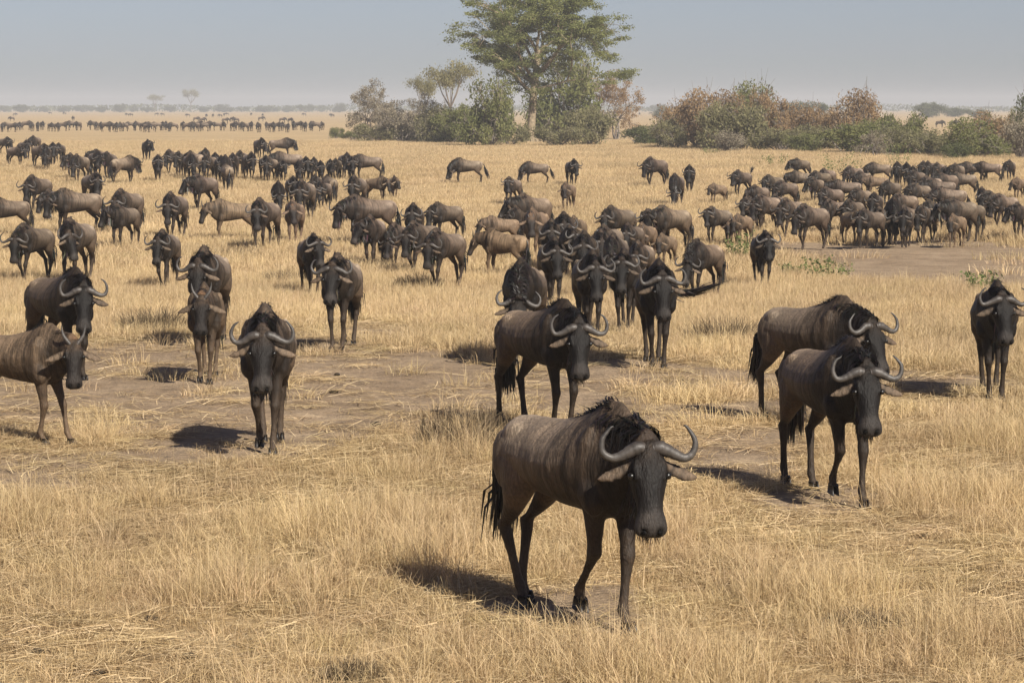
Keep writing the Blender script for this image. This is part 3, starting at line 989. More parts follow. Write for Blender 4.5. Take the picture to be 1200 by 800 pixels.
MV = {
    'a': make_variant('a', neck_pitch=-1, head_pitch=70, seed=21),
    'b': make_variant('b', horn_k=.86, neck_pitch=-3, neck_yaw=12, head_yaw=30, head_pitch=72, seed=22, legs=[(-.06, 0), (.10, 0), (-.10, 0), (.08, 0)]),
    'c': make_variant('c', horn_k=1.0, neck_pitch=-9, neck_yaw=8, head_yaw=18, head_pitch=76, seed=23, legs=[(.12, 0), (-.10, .03), (.1, 0), (-.12, 0)]),
    'd': make_variant('d', neck_pitch=-30, neck_yaw=4, head_yaw=8, head_pitch=72, seed=24, tail='back'),
    'e': make_variant('e', neck_pitch=11, neck_yaw=14, head_yaw=40, head_pitch=66, seed=25, tail='back'),
    'r': make_variant('r', neck_pitch=3, neck_yaw=6, head_yaw=16, head_pitch=72, seed=26, tail='raised'),
    'g': make_variant('g', neck_pitch=-50, neck_yaw=6, head_yaw=10, head_pitch=58, seed=29, neck_len=.55),
    'f': make_variant('f', neck_pitch=6, neck_yaw=-16, head_yaw=-38, head_pitch=60, seed=31, horn_k=.82, legs=[(.08, 0), (-.12, 0), (-.06, 0), (.1, 0)]),
    'h': make_variant('h', neck_pitch=-8, neck_yaw=20, head_yaw=62, head_pitch=70, seed=32, horn_k=1.04, legs=[(-.1, 0), (.14, 0), (.1, 0), (-.14, 0)]),
    'y': make_variant('y', neck_pitch=3, neck_yaw=8, head_yaw=20, head_pitch=70, coat='young', horns='young', seed=27, bulk=.86),
    'k': make_variant('k', neck_pitch=5, neck_yaw=10, head_yaw=24, head_pitch=66, coat='young', horns='calf', seed=28, bulk=.82,
                      legs=[(-.04, 0), (.06, 0), (.08, 0), (-.06, 0)]),
}
# (px of body centre, hump row, foot row, heading, pose) read from the photograph
MID = """
5 161 181 40 a|18 171 194 62 a|42 158 180 -30 b|62 160 193 8 a|47 169 196 42 c|71 168 191 -15 a|77 184 203 -20 k|95 177 213 -42 d
120 171 205 -55 c|108 195 242 34 b|144 177 215 140 a|46 200 248 -42 c|172 162 188 8 e|185 182 212 8 a|203 176 204 -36 c|229 174 208 -150 a
239 173 203 18 b|252 179 206 8 a|265 178 214 0 d|284 177 205 -22 c|240 200 246 -46 c|267 192 224 -168 a|304 161 185 28 c|328 161 185 86 a
338 178 209 -74 b|330 188 213 18 a|366 185 211 14 c|350 188 213 0 d|387 187 211 4 a|404 180 209 20 b|432 182 211 -82 a|419 206 246 -26 c
440 208 236 62 y|461 207 233 12 k|358 209 256 -26 c|326 213 251 0 d|342 207 241 10 a|387 206 239 -164 a|371 205 236 -12 c|12 232 276 -72 a
41 263 326 -48 c|92 256 326 -36 b|93 220 273 -72 b|64 223 261 -42 c|151 217 273 -36 c|147 240 289 -36 e|206 220 278 -26 c|275 236 281 -76 y
312 228 289 -36 b|346 236 283 -10 k|436 223 284 -70 c|438 253 311 -22 c|486 239 291 -12 a|524 238 281 -62 b|471 262 311 -46 d|496 260 318 -42 c
523 269 333 -36 c|593 272 323 -128 y|589 255 291 -72 y|549 186 216 -86 d|629 190 216 -85 d|670 187 217 14 a|666 215 246 -30 k|601 208 241 -30 e
625 228 281 -52 c|629 246 301 -20 k|660 248 314 8 a|726 242 292 -56 b|768 246 292 -42 c|788 242 293 -60 a|714 264 322 -20 c|757 263 307 -32 y
781 275 313 -30 k|686 272 344 0 a|752 283 342 -18 c|769 185 218 -55 c|793 204 241 -14 g|808 194 226 -4 a|842 216 241 -60 k|870 200 233 -46 r
842 243 289 -46 e|870 252 289 -42 y|860 258 289 -32 k|882 235 273 -42 b|899 228 276 -52 c|928 233 281 -42 c|907 206 237 -56 b|939 186 213 -62 c
942 202 231 -86 a|962 205 231 -62 c|957 209 241 -26 b|992 216 245 -86 a|952 240 294 -52 c|980 238 276 -50 d|997 247 287 38 y|1021 246 292 -40 b
1001 196 224 -52 c|1031 193 218 -66 c|1028 207 233 -72 k|1052 190 221 0 a|1062 191 223 6 c|1070 195 225 -6 a|1075 202 230 -42 c|1085 192 216 -30 a
1026 226 267 -10 a|1061 227 266 -52 c|1046 232 288 2 d|1068 242 287 -56 b|1090 190 216 -32 c|1101 192 218 -24 a|1122 192 224 -22 c|1141 191 217 -76 a
1160 192 217 -100 a|1184 192 214 -20 c|1195 209 237 -32 k|1110 203 236 -62 b|1103 211 244 -82 a|1114 220 257 -80 c|1126 233 286 -56 c|1096 236 277 -42 b
1121 252 291 -36 k|1154 224 257 -32 c|1178 228 270 -62 c|1196 242 282 -20 b|1112 196 224 -50 d|1078 222 250 -60 a|1010 228 258 -40 c|912 238 268 -20 a
212 178 207 -20 a|222 180 210 14 d|246 182 211 -30 c|258 183 213 10 a|274 180 208 -12 b|292 179 209 20 c|310 182 210 14 a|318 185 213 -20 c
357 184 211 8 a|376 189 213 -6 c|395 186 211 -16 b|412 184 211 10 a|365 215 249 8 a|380 212 245 -20 c|28 165 189 30 b|55 172 198 -10 d
86 180 209 -30 c|112 176 207 20 c|129 178 209 -30 b|610 243 283 -40 c|645 258 318 4 a|668 265 326 -10 c|702 270 330 10 a|722 275 336 -14 d
741 262 311 -30 b|676 255 301 -20 y|1000 238 276 -30 c|1036 248 289 -40 b|1085 245 286 -30 c|1141 245 281 -30 a|975 225 256 -60 b|1045 215 246 -40 c
1092 208 239 -50 b|1130 205 233 -70 a|1012 204 231 -40 c|970 200 227 -50 b|922 215 246 -60 c|1166 230 263 -50 a|1061 250 291 0 a|890 222 253 -40 b
""".replace("\n", "|").strip("|").split("|")
mr = random.Random(5)
for row in MID:
    q = row.split()
    px, top, foot, psi = (float(v) for v in q[:4])
    key = q[4]
    if px < 830:
        foot += .10 * (foot - top)        # hooves stand hidden in the grass
    p = at(px, foot)
    k = px_per_m(p)
    young = key in 'yk'
    s_ = (foot - top) / k / (1.34 if not young else 1.30)
    s_ = min(1.12, max(.60 if young else .86, s_ * 1.06))
    tn = mr.uniform(.78, 1.22) if not young else mr.uniform(.95, 1.2)
    if abs(psi) < 16 and not young:
        tn *= .82
    mirror = psi > 15 and abs(psi) < 120
    if key in 'bc' and mr.random() < .3:
        key = mr.choice('fh')
    if abs(psi) < 50 and mr.random() < .3:
        mirror = not mirror
    if px < 165 and foot <= 219: where, grp = "in the loose bunch on the open plain", "loose bunch on the open plain"
    elif px < 475 and foot <= 266: where, grp = "in the packed bunch on pale grass", "packed bunch on the pale grass"
    elif px < 240: where, grp = "in the straggling file above the trodden path", "straggling file above the path"
    elif px < 560: where, grp = "among grey tussocks beyond the trodden path", "animals among the grey tussocks"
    elif px < 815 and foot <= 254: where, grp = "spread on the grass before the big acacia", "animals spread before the acacia"
    elif px < 815: where, grp = "in the file behind the tail-flicking one", "file behind the tail-flicking one"
    elif foot <= 246: where, grp = "behind the crowd, under the thicket", "back of the thicket crowd"
    else: where, grp = "on bare earth before the thicket", "crowd on the bare earth"
    ap = abs(psi)
    act = "coming head-on" if ap <= 16 else ("angling forward" if ap <= 58 else ("side-on" if ap < 115 else "facing away"))
    act += {'a': ", square-footed", 'b': ", head turned aside", 'c': ", in stride", 'd': ", head lowered", 'e': ", head raised", 'f': ", head lifted away", 'h': ", looking back"}.get(key, "")
    if key == 'g': act = "nosing the ground"
    if key == 'r': act = "with raised tail"
    kind = {'k': "small tan wildebeest calf", 'y': "slender tan young wildebeest"}.get(key, "dark wildebeest" if tn < .86 else ("brown wildebeest" if tn < 1.06 else "greyish wildebeest"))
    place(MV[key], p, psi * (.66 if abs(psi) < 66 else (.92 if abs(psi) < 110 else 1)) + mr.uniform(-5, 5), s_, f"{kind} {act}, {where}", grp, (tn, tn * mr.uniform(.96, 1.0), tn * mr.uniform(.92, 1.0)), mirror)

# the long row far out on the plain and the specks beyond: one skin each, too small for parts
FV = [make_variant('far%d' % i, neck_pitch=-14, neck_yaw=8 * (i - 1), head_yaw=14 * (i - 1), head_pitch=70, voxel=.034, low=True, seed=40 + i) for i in range(3)]
ROW = [3, 8, 15, 21, 31, 37, 45, 50, 60, 66, 73, 85, 91, 108, 113, 118, 124, 129, 136, 141, 147, 153, 158, 162, 168, 173, 178, 184, 189, 194, 199,
       204, 214, 219, 224, 229, 233, 238, 243, 255, 260, 273, 278, 283, 288, 294, 303, 313, 319, 325, 331, 337, 344, 351, 357, 364, 370, 378]
for i, px in enumerate(ROW):
    py = mr.uniform(152.5, 156.0)
    tn = mr.uniform(.7, 1.15)
    place(FV[i % 3], at(px + mr.uniform(-1, 1), py), mr.choice([-60, -35, -15, 15, 40, 65, -80, 5, 25]), mr.uniform(1.0, 1.16),
          "dark wildebeest in the long row far out on the plain", "long row of wildebeest on the plain", (tn, tn * .98, tn * .95))
for i, px in enumerate([14, 86, 230, 237, 264, 272, 277, 306, 331, 340]):
    place(FV[i % 3], at(px, mr.uniform(142, 146)), mr.choice([-60, -20, 40, 80]), 1.0,
          "dark wildebeest straying behind the long row on the plain", "strays behind the long row", (.9, .88, .86))
for i in range(28):
    px = mr.uniform(0, 400) if i < 18 else mr.choice([mr.uniform(732, 775), mr.uniform(1072, 1150), mr.uniform(1072, 1150)])
    place(FV[i % 3], at(px, mr.uniform(134.2, 138.5)), mr.choice([-80, -60, 70, 90, 20]), 1.0,
          "tiny wildebeest speck on the plain below the hazy treeline", "far specks below the treeline", (.8, .78, .76))
for px, py in ((1074, 147), (1101, 150), (1117, 150)):
    place(FV[1], at(px, py), 70, 1.0, "wildebeest grazing on the pale plain behind the thicket gap", "grazers behind the thicket gap", (.8, .78, .76))

# ------------------------------------------------------------------ trees and bushes
class Soup:
    """leaf faces and twigs collected into plain lists"""
    def __init__(self, seed):
        self.v, self.f, self.c = [], [], []
        self.r = random.Random(seed)

    def leaf(self, p, size, val, up=0.4):
        r = self.r
        d = Vector((r.gauss(0, 1), r.gauss(0, 1), r.gauss(0, .7)))
        d.normalize()
        e = d.cross(Vector((r.gauss(0, 1), r.gauss(0, 1), r.gauss(0, 1))))
        e.normalize()
        b = len(self.v)
        w = size * r.uniform(.35, .6)
        l2 = size * r.uniform(.7, 1.3)
        self.v += [p - d * l2 * .5, p + e * w * .5 - d * l2 * .05, p + d * l2 * .5, p - e * w * .5 + d * l2 * .05]
        self.f.append((b, b + 1, b + 2, b + 3))
        self.c += [(val, val, val, 1)] * 4

    def stick(self, p0, p1, r0, r1, n=4):
        d = (p1 - p0).normalized()
        u = d.cross(Vector((.3, .2, 1) if abs(d.z) < .9 else (1, 0, 0))).normalized()
        w = d.cross(u)
        b = len(self.v)
        for p, rr in ((p0, r0), (p1, r1)):
            for k in range(n):
                an = 2 * math.pi * k / n
                self.v.append(p + u * (math.cos(an) * rr) + w * (math.sin(an) * rr))
                q = self.r.random()
                self.c.append((q, q, q, 1))
        for k in range(n):
            self.f.append((b + k, b + (k + 1) % n, b + n + (k + 1) % n, b + n + k))

    def mesh(self, name, mat):
        return mesh_of(name, self.v, self.f, mat, self.c)


def grow(sp, p, d, length, rad, depth, ends, spread=.6, gravity=0.0, n=4, kids=(2, 3)):
    """branching limb; appends the tips"""
    r = sp.r
    segs = 3 if depth > 1 else 2
    q = p
    for i in range(segs):
        d = (d + Vector((r.gauss(0, .16), r.gauss(0, .16), r.gauss(0, .10) + gravity))).normalized()
        q2 = q + d * (length / segs)
        ra, rb = rad * (1 - .35 * i / segs), rad * (1 - .35 * (i + 1) / segs)
        sp.stick(q, q2, ra, rb, n if depth > 1 else 3)
        q = q2
        if depth <= 2:
            ends.append((q, rad))
    if depth <= 0:
        ends.append((q, rad))
        return
    for k in range(r.randint(*kids)):
        nd = (d + Vector((r.gauss(0, spread), r.gauss(0, spread), r.gauss(0, spread * .6)))).normalized()
        grow(sp, q, nd, length * r.uniform(.62, .85), rad * r.uniform(.5, .68), depth - 1, ends, spread, gravity, n, kids)


def bush_variant(key, seed, lobes, leaves, lsize, flat=.8, gap=.0, twigs=True, lift=.1):
    """unit bush: about 1 wide each way from the stem and 1 tall; returns (stem mesh, crown mesh)"""
    sp, st = Soup(seed), Soup(seed + 500)
    r = sp.r
    L_ = []
    for i in range(lobes):
        an, rad = r.uniform(0, 6.28), math.sqrt(r.random()) * .62
        z = r.uniform(lift + .12, .80) * (1.05 - .45 * rad)
        L_.append((Vector((math.cos(an) * rad, math.sin(an) * rad, z)), r.uniform(.17, .33)))
    per = leaves // lobes
    for c, R_ in L_:
        tint = r.uniform(-.16, .16)
        for k in range(per):
            d = Vector((r.gauss(0, 1), r.gauss(0, 1), r.gauss(0, 1))).normalized()
            p = c + Vector((d.x, d.y, d.z * flat)) * (R_ * (r.random() ** .38) * r.uniform(.75, 1.12))
            if p.z < .015:
                p.z = r.uniform(.015, .12)
            if noise.noise(p * 5.5 + Vector((seed, 0, 0))) < gap:
                continue
            v = min(1, max(0, .5 + tint + .35 * noise.noise(p * 4.0) + r.gauss(0, .16)))
            sp.leaf(p, lsize * r.uniform(.6, 1.4), v)
    for i in range(lobes + 5):
        c, R_ = L_[i % lobes]
        b = Vector((r.gauss(0, .05), r.gauss(0, .05), -.02))
        mid = b.lerp(c, .5) + Vector((r.gauss(0, .05), r.gauss(0, .05), .06))
        st.stick(b, mid, .016, .011, 5)
        st.stick(mid, c, .011, .007, 4)
        for k in range(7):
            e = c + Vector((r.gauss(0, 1), r.gauss(0, 1), r.gauss(.2, .8))).normalized() * R_ * r.uniform(.7, 1.25)
            st.stick(c, e, .006, .002, 3)
    return st, sp


def build_bush(key, seed, leaf, **kw):
    st, sp = bush_variant(key, seed, **kw)
    return st.mesh(key + "_stem", M['bark_grey']), sp.mesh(key + "_crown", M[leaf])


def open_tree(key, seed):
    """unit-size many-stemmed thorn tree, branches showing through thin leaf"""
    st, sp = Soup(seed), Soup(seed + 1)
    ends = []
    r = st.r
    for k in range(4):
        an = k * 1.6 + r.uniform(-.3, .3)
        grow(st, Vector((math.cos(an) * .02, math.sin(an) * .02, -.03)), Vector((math.cos(an) * .55, math.sin(an) * .55, 1)).normalized(), .36, .020, 4, ends, .5, -.01, 4, (2, 3))
    for p, q in ends:
        if p.z < .12:
            continue
        t_ = sp.r.uniform(-.15, .15)
        for k in range(13):
            c = p + Vector((sp.r.gauss(0, .034), sp.r.gauss(0, .034), sp.r.gauss(0, .022)))
            sp.leaf(c, .028 * sp.r.uniform(.6, 1.5), min(1, max(0, .5 + t_ + sp.r.gauss(0, .2))))
    zs = max(v.z for v in sp.v)
    xs = sorted(abs(v.x) for v in sp.v)[int(len(sp.v) * .97)]
    for o_ in (st, sp):
        o_.v = [Vector((v.x * .8 / xs, v.y * .8 / xs, v.z * .95 / zs)) for v in o_.v]
    return st.mesh(key + "_stem", M['bark_grey']), sp.mesh(key + "_crown", M['leaf_grey'])


BV = [build_bush('bush%d' % i, 100 + i, 'leaf_green', lobes=l_, leaves=n_, lsize=z_, flat=f_, gap=g_) for i, (l_, n_, z_, f_, g_) in
      enumerate([(16, 8500, .056, .8, -.28), (22, 10000, .050, .75, -.26), (13, 6500, .060, .85, -.24), (20, 8000, .048, .8, -.16), (16, 5200, .042, .8, -.10)])]
# umbrella-topped tree, unit size
def umbrella(key, seed, leaves, lsize):
    sp, st = Soup(seed), Soup(seed + 500)
    r = sp.r
    ends = []
    b = Vector((0, 0, -.02))
    st.stick(b, Vector((.02, 0, .38)), .035, .026, 6)
    for k in range(7):
        an = k * .9 + r.uniform(-.3, .3)
        e = Vector((math.cos(an) * r.uniform(.25, .5), math.sin(an) * r.uniform(.25, .5), r.uniform(.74, .88)))
        m_ = Vector((.02, 0, .38)).lerp(e, .5) + Vector((0, 0, -.04))
        st.stick(Vector((.02, 0, .38)), m_, .018, .013, 4)
        st.stick(m_, e, .013, .006, 4)
        for q in range(3):
            ends.append(e + Vector((r.gauss(0, .12), r.gauss(0, .12), r.gauss(0, .035))))
    for c in ends:
        t_ = r.uniform(-.15, .15)
        for k in range(leaves // len(ends)):
            p = c + Vector((r.gauss(0, .11), r.gauss(0, .11), r.gauss(0, .042)))
            sp.leaf(p, lsize * r.uniform(.6, 1.4), min(1, max(0, .5 + t_ + r.gauss(0, .18))))
    return st.mesh(key + "_trunk", M['bark_grey']), sp.mesh(key + "_crown", M['leaf_olive'])


UV_ = [umbrella('umbrella%d' % i, 300 + i, 3600, .045) for i in range(2)]


def plant(var, px, base, half_w, top, leaf, label, name="bush", cat="bush", group=None, depth=1.0, rz=None, parts=("stem", "crown"), fill=.86):
    """bush whose foot shows at (px, base), half_w pixels wide each side and its crest at row top"""
    p = at(px, base)
    k = px_per_m(p)
    root = new_obj(name, None, None, p - Vector((0, 0, .05)))
    w = half_w * (1.22 if base > 150 else 1.0) / k / .80
    h = (base - top) / k / (.93 if var in BV_SET else .90)
    root.scale = (w, w * depth, h)
    root.rotation_euler = (0, 0, rnd.uniform(0, 6.28) if rz is None else rz)
    a_ = new_obj(parts[0], var[0], root)
    b_ = new_obj(parts[1], var[1], root)
    b_.material_slots[0].link = 'OBJECT'
    b_.material_slots[0].material = M[leaf]
    if leaf == 'leaf_grey':
        pass
    tag(root, label, cat, group)
    return root


BV[4] = open_tree('open_tree', 640)
BV_SET = BV
BU = [
    # left of the acacia
    (4, 432, 166, 34, 92, 'leaf_grey', "grey nearly leafless tree at the end of the acacia clump", 'tree'),
    (4, 482, 167, 30, 108, 'leaf_grey', "grey-brown leafless bush between the bare tree and green bush", 'bush'),
    (4, 462, 166, 26, 122, 'leaf_grey', "low twiggy grey bush under the bare tree", 'bush'),
    (0, 533, 169, 33, 121, 'leaf_green', "rounded yellow-green bush left of the acacia trunk", 'bush'),
    (1, 503, 168, 22, 134, 'leaf_dark', "dark green bush at the foot of the leafless bush", 'bush'),
    (2, 448, 167, 20, 146, 'leaf_dark', "low dark green shrub under the leafless tree", 'bush'),
    (2, 413, 164, 14, 150, 'leaf_green', "small green shrub beyond the last grazing bunch", 'bush'),
    (0, 394, 162, 9, 146, 'leaf_green', "small round shrub standing out on the plain", 'bush'),
    (1, 574, 173, 34, 88, 'leaf_green', "tall olive bush tree leaning against the acacia trunk", 'tree'),
    (2, 598, 172, 22, 138, 'leaf_olive', "dark bush crowding the acacia foot", 'bush'),
    # right of the trunk
    (1, 664, 166, 46, 60, 'leaf_green', "broad grey-green tree rising behind the acacia trunk", 'tree'),
    (0, 686, 172, 32, 116, 'leaf_olive', "olive bush between the broad green tree and the rusty one", 'bush'),
    (4, 722, 163, 36, 82, 'leaf_brown', "open rusty-leaved tree with spreading pale limbs", 'tree'),
    (2, 652, 173, 28, 140, 'leaf_olive', "low olive scrub right at the acacia trunk", 'bush'),
    (0, 756, 171, 36, 141, 'leaf_dark', "low dark green bush in front of the gap to the plain", 'bush'),
    # thicket
    (3, 800, 174, 30, 112, 'leaf_brown', "brown-leaved bush at the acacia end of the thicket", 'bush'),
    (1, 826, 176, 36, 103, 'leaf_brown', "rusty brown bush in the tall middle of the thicket", 'bush'),
    (0, 866, 178, 40, 108, 'leaf_olive', "olive green bush at the front of the thicket", 'bush'),
    (1, 886, 172, 34, 94, 'leaf_green', "tallest green bush behind the olive thicket front", 'tree'),
    (3, 908, 175, 30, 97, 'leaf_brown', "tall rusty bush beside the thicket's tallest green one", 'bush'),
    (3, 936, 177, 28, 116, 'leaf_brown', "reddish brown bush at the edge of the thicket gap", 'bush'),
    (2, 916, 179, 34, 142, 'leaf_olive', "low olive scrub along the thicket foot", 'bush'),
    (0, 960, 178, 30, 138, 'leaf_olive', "low grey-olive scrub in the thicket gap", 'bush'),
    (1, 1003, 178, 34, 103, 'leaf_brown', "round orange-brown crowned bush above green scrub", 'tree'),
    (0, 1000, 181, 46, 136, 'leaf_green', "wide grey-green bush under the orange-brown crown", 'bush'),
    (3, 974, 177, 16, 121, 'leaf_brown', "small orange-brown bush leaning out of the gap", 'bush'),
    (2, 1056, 180, 26, 117, 'leaf_green', "upright green bush right of the orange-brown crown", 'bush'),
    (1, 1046, 183, 30, 148, 'leaf_olive', "low olive scrub below the upright green bush", 'bush'),
    (0, 1090, 184, 34, 150, 'leaf_olive', "low green scrub in front of the plain gap", 'bush'),
    (1, 1142, 186, 40, 136, 'leaf_green', "dense mid-green bush behind the crowd", 'bush'),
    (3, 1156, 184, 34, 126, 'leaf_brown', "rusty bush behind the dense mid-green one", 'bush'),
    (2, 1172, 180, 24, 113, 'leaf_olive', "pale green tree at the far end of the thicket", 'tree'),
    (3, 1196, 188, 26, 134, 'leaf_grey', "grey-brown thorn bush at the end of the thicket", 'bush'),
    (1, 1208, 182, 30, 104, 'leaf_dark', "dark green tree closing the thicket", 'tree'),
    (0, 1118, 188, 20, 162, 'leaf_dark', "low dark shrub at the dense green bush's foot", 'bush'),
    (3, 780, 175, 18, 140, 'leaf_olive', "low olive shrub at the thicket's acacia end", 'bush'),
    (3, 850, 180, 24, 150, 'leaf_grey', "grey twiggy scrub at the thicket foot", 'bush'),
    (3, 470, 168, 30, 118, 'leaf_grey', "dense grey-brown bush joining the bare tree to the green bush", 'bush'),
    (1, 512, 169, 28, 120, 'leaf_olive', "greyish olive bush below the flat-topped thorn trees", 'bush'),
    (0, 548, 170, 26, 112, 'leaf_green', "tall green bush between yellow-green bush and acacia clump", 'bush'),
    (2, 440, 168, 24, 136, 'leaf_olive', "soft olive shrub in front of the bare tree", 'bush'),
    (1, 848, 175, 34, 104, 'leaf_brown', "wide rusty bush joining the two tall thicket heads", 'bush'),
    (3, 962, 176, 24, 126, 'leaf_brown', "thin rusty bush beside the round orange-brown crown", 'bush'),
    (1, 846, 177, 32, 118, 'leaf_olive', "greyish olive bush inside the thicket front", 'bush'),
    (3, 790, 176, 28, 132, 'leaf_olive', "soft olive bush between dark low bush and thicket", 'bush'),
    (0, 948, 180, 26, 150, 'leaf_green', "low green scrub at the thicket gap", 'bush'),
    (1, 1030, 181, 34, 138, 'leaf_green', "green bush filling the middle of the thicket row", 'bush'),
    (0, 1074, 183, 30, 142, 'leaf_olive', "olive bush leaning towards the plain gap", 'bush'),
    (2, 1112, 184, 26, 156, 'leaf_green', "low green bush under the plain gap", 'bush'),
    (1, 1182, 184, 32, 138, 'leaf_olive', "wide olive bush at the far end of the thicket", 'bush'),
    (1, 480, 167, 34, 138, 'leaf_olive', "greyish olive bush under the leafless ones", 'bush'),
    (3, 556, 168, 26, 128, 'leaf_olive', "olive bush touching the yellow-green one", 'bush'),
    (4, 1026, 185, 22, 152, 'leaf_grey', "pale twiggy scrub before the wide grey-green bush", 'bush'),
]
for v_, px, base, hw, top, leaf, lab, cat in BU:
    tree_ = cat == 'tree'
    plant(BV[v_], px, base, hw, top, leaf, lab, "small_tree" if tree_ else "bush", cat, "bushes of the acacia clump and thicket", .9,
          parts=("trunk", "crown") if tree_ else ("stem", "crown"))
# umbrella thorns behind the clump and out on the plain
for px, base, hw, top, leaf, lab in [(528, 160, 28, 80, 'leaf_olive', "flat-topped thorn tree rising behind the leafless bush"),
                                     (497, 158, 16, 97, 'leaf_olive', "smaller flat-topped thorn tree beside a taller one"),
                                     (224, 131.8, 13, 107, 'leaf_olive', "tall umbrella thorn standing above the far treeline"),
                                     (181, 131.8, 11, 113, 'leaf_olive', "lower umbrella thorn beside the tall one in the far treeline")]:
    plant(UV_[int(px) % 2], px, base, hw, top, leaf, lab, "umbrella_tree", "tree", "umbrella thorn trees", 1.0, parts=("trunk", "crown"))
fr = random.Random(77)
FT = [(27, 11, 121), (52, 7, 125), (97, 13, 121.5), (141, 8, 120.5), (156, 7, 123), (200, 9, 122), (240, 8, 124), (262, 12, 122.5), (284, 8, 124), (310, 10, 123),
      (338, 8, 124), (358, 10, 120), (378, 8, 122), (398, 9, 121), (5, 9, 122), (120, 9, 124), (75, 9, 124.5), (172, 8, 124), (320, 7, 125),
      (735, 10, 122), (765, 8, 124), (770, 9, 121)]
for i, (px, hw, top) in enumerate(FT):
    plant(BV[i % 3], px, fr.uniform(131.2, 132.0), hw * 1.15, top - .6, 'leaf_dark', "hazy grey-green tree in the far treeline", "far_tree", "tree", "trees of the far treeline", 1.0, parts=("trunk", "crown"))
for px, base, hw, top, lab in [(948, 142, 24, 114, "hazy domed tree showing beyond the thicket"), (926, 142, 20, 112, "hazy tree touching the thicket's rusty bushes"),
                               (1086, 138, 22, 116, "hazy domed tree above the plain gap"), (1116, 137, 20, 124, "low hazy bush line tree above the plain gap"),
                               (1142, 138, 14, 125, "small hazy tree near the pale green thicket tree"), (775, 139, 12, 123, "hazy tree between rusty tree and thicket")]:
    plant(BV[int(px) % 3], px, base, hw, top, 'leaf_dark', lab, "far_tree", "tree", "hazy trees beyond the thicket", 1.0, parts=("trunk", "crown"))


def far_wood():
    sp = Soup(900)
    r = sp.r
    for i in range(15000):
        x = r.uniform(-760, 760)
        y = 2120 + r.uniform(-60, 160)
        h = 4.2 + 2.4 * noise.noise((x * .012, 0, 0)) + 1.2 * noise.noise((x * .05, 3, 0))
        sp.leaf(Vector((x, y, -.3 + h * 1.15 * r.random() ** .7)), 2.4, r.random())
    o = new_obj("far_woodland", sp.mesh("far_woodland", M['leaf_dark']))
    tag(o, "hazy low woodland band along the horizon", "woodland", kind="stuff")


far_wood()


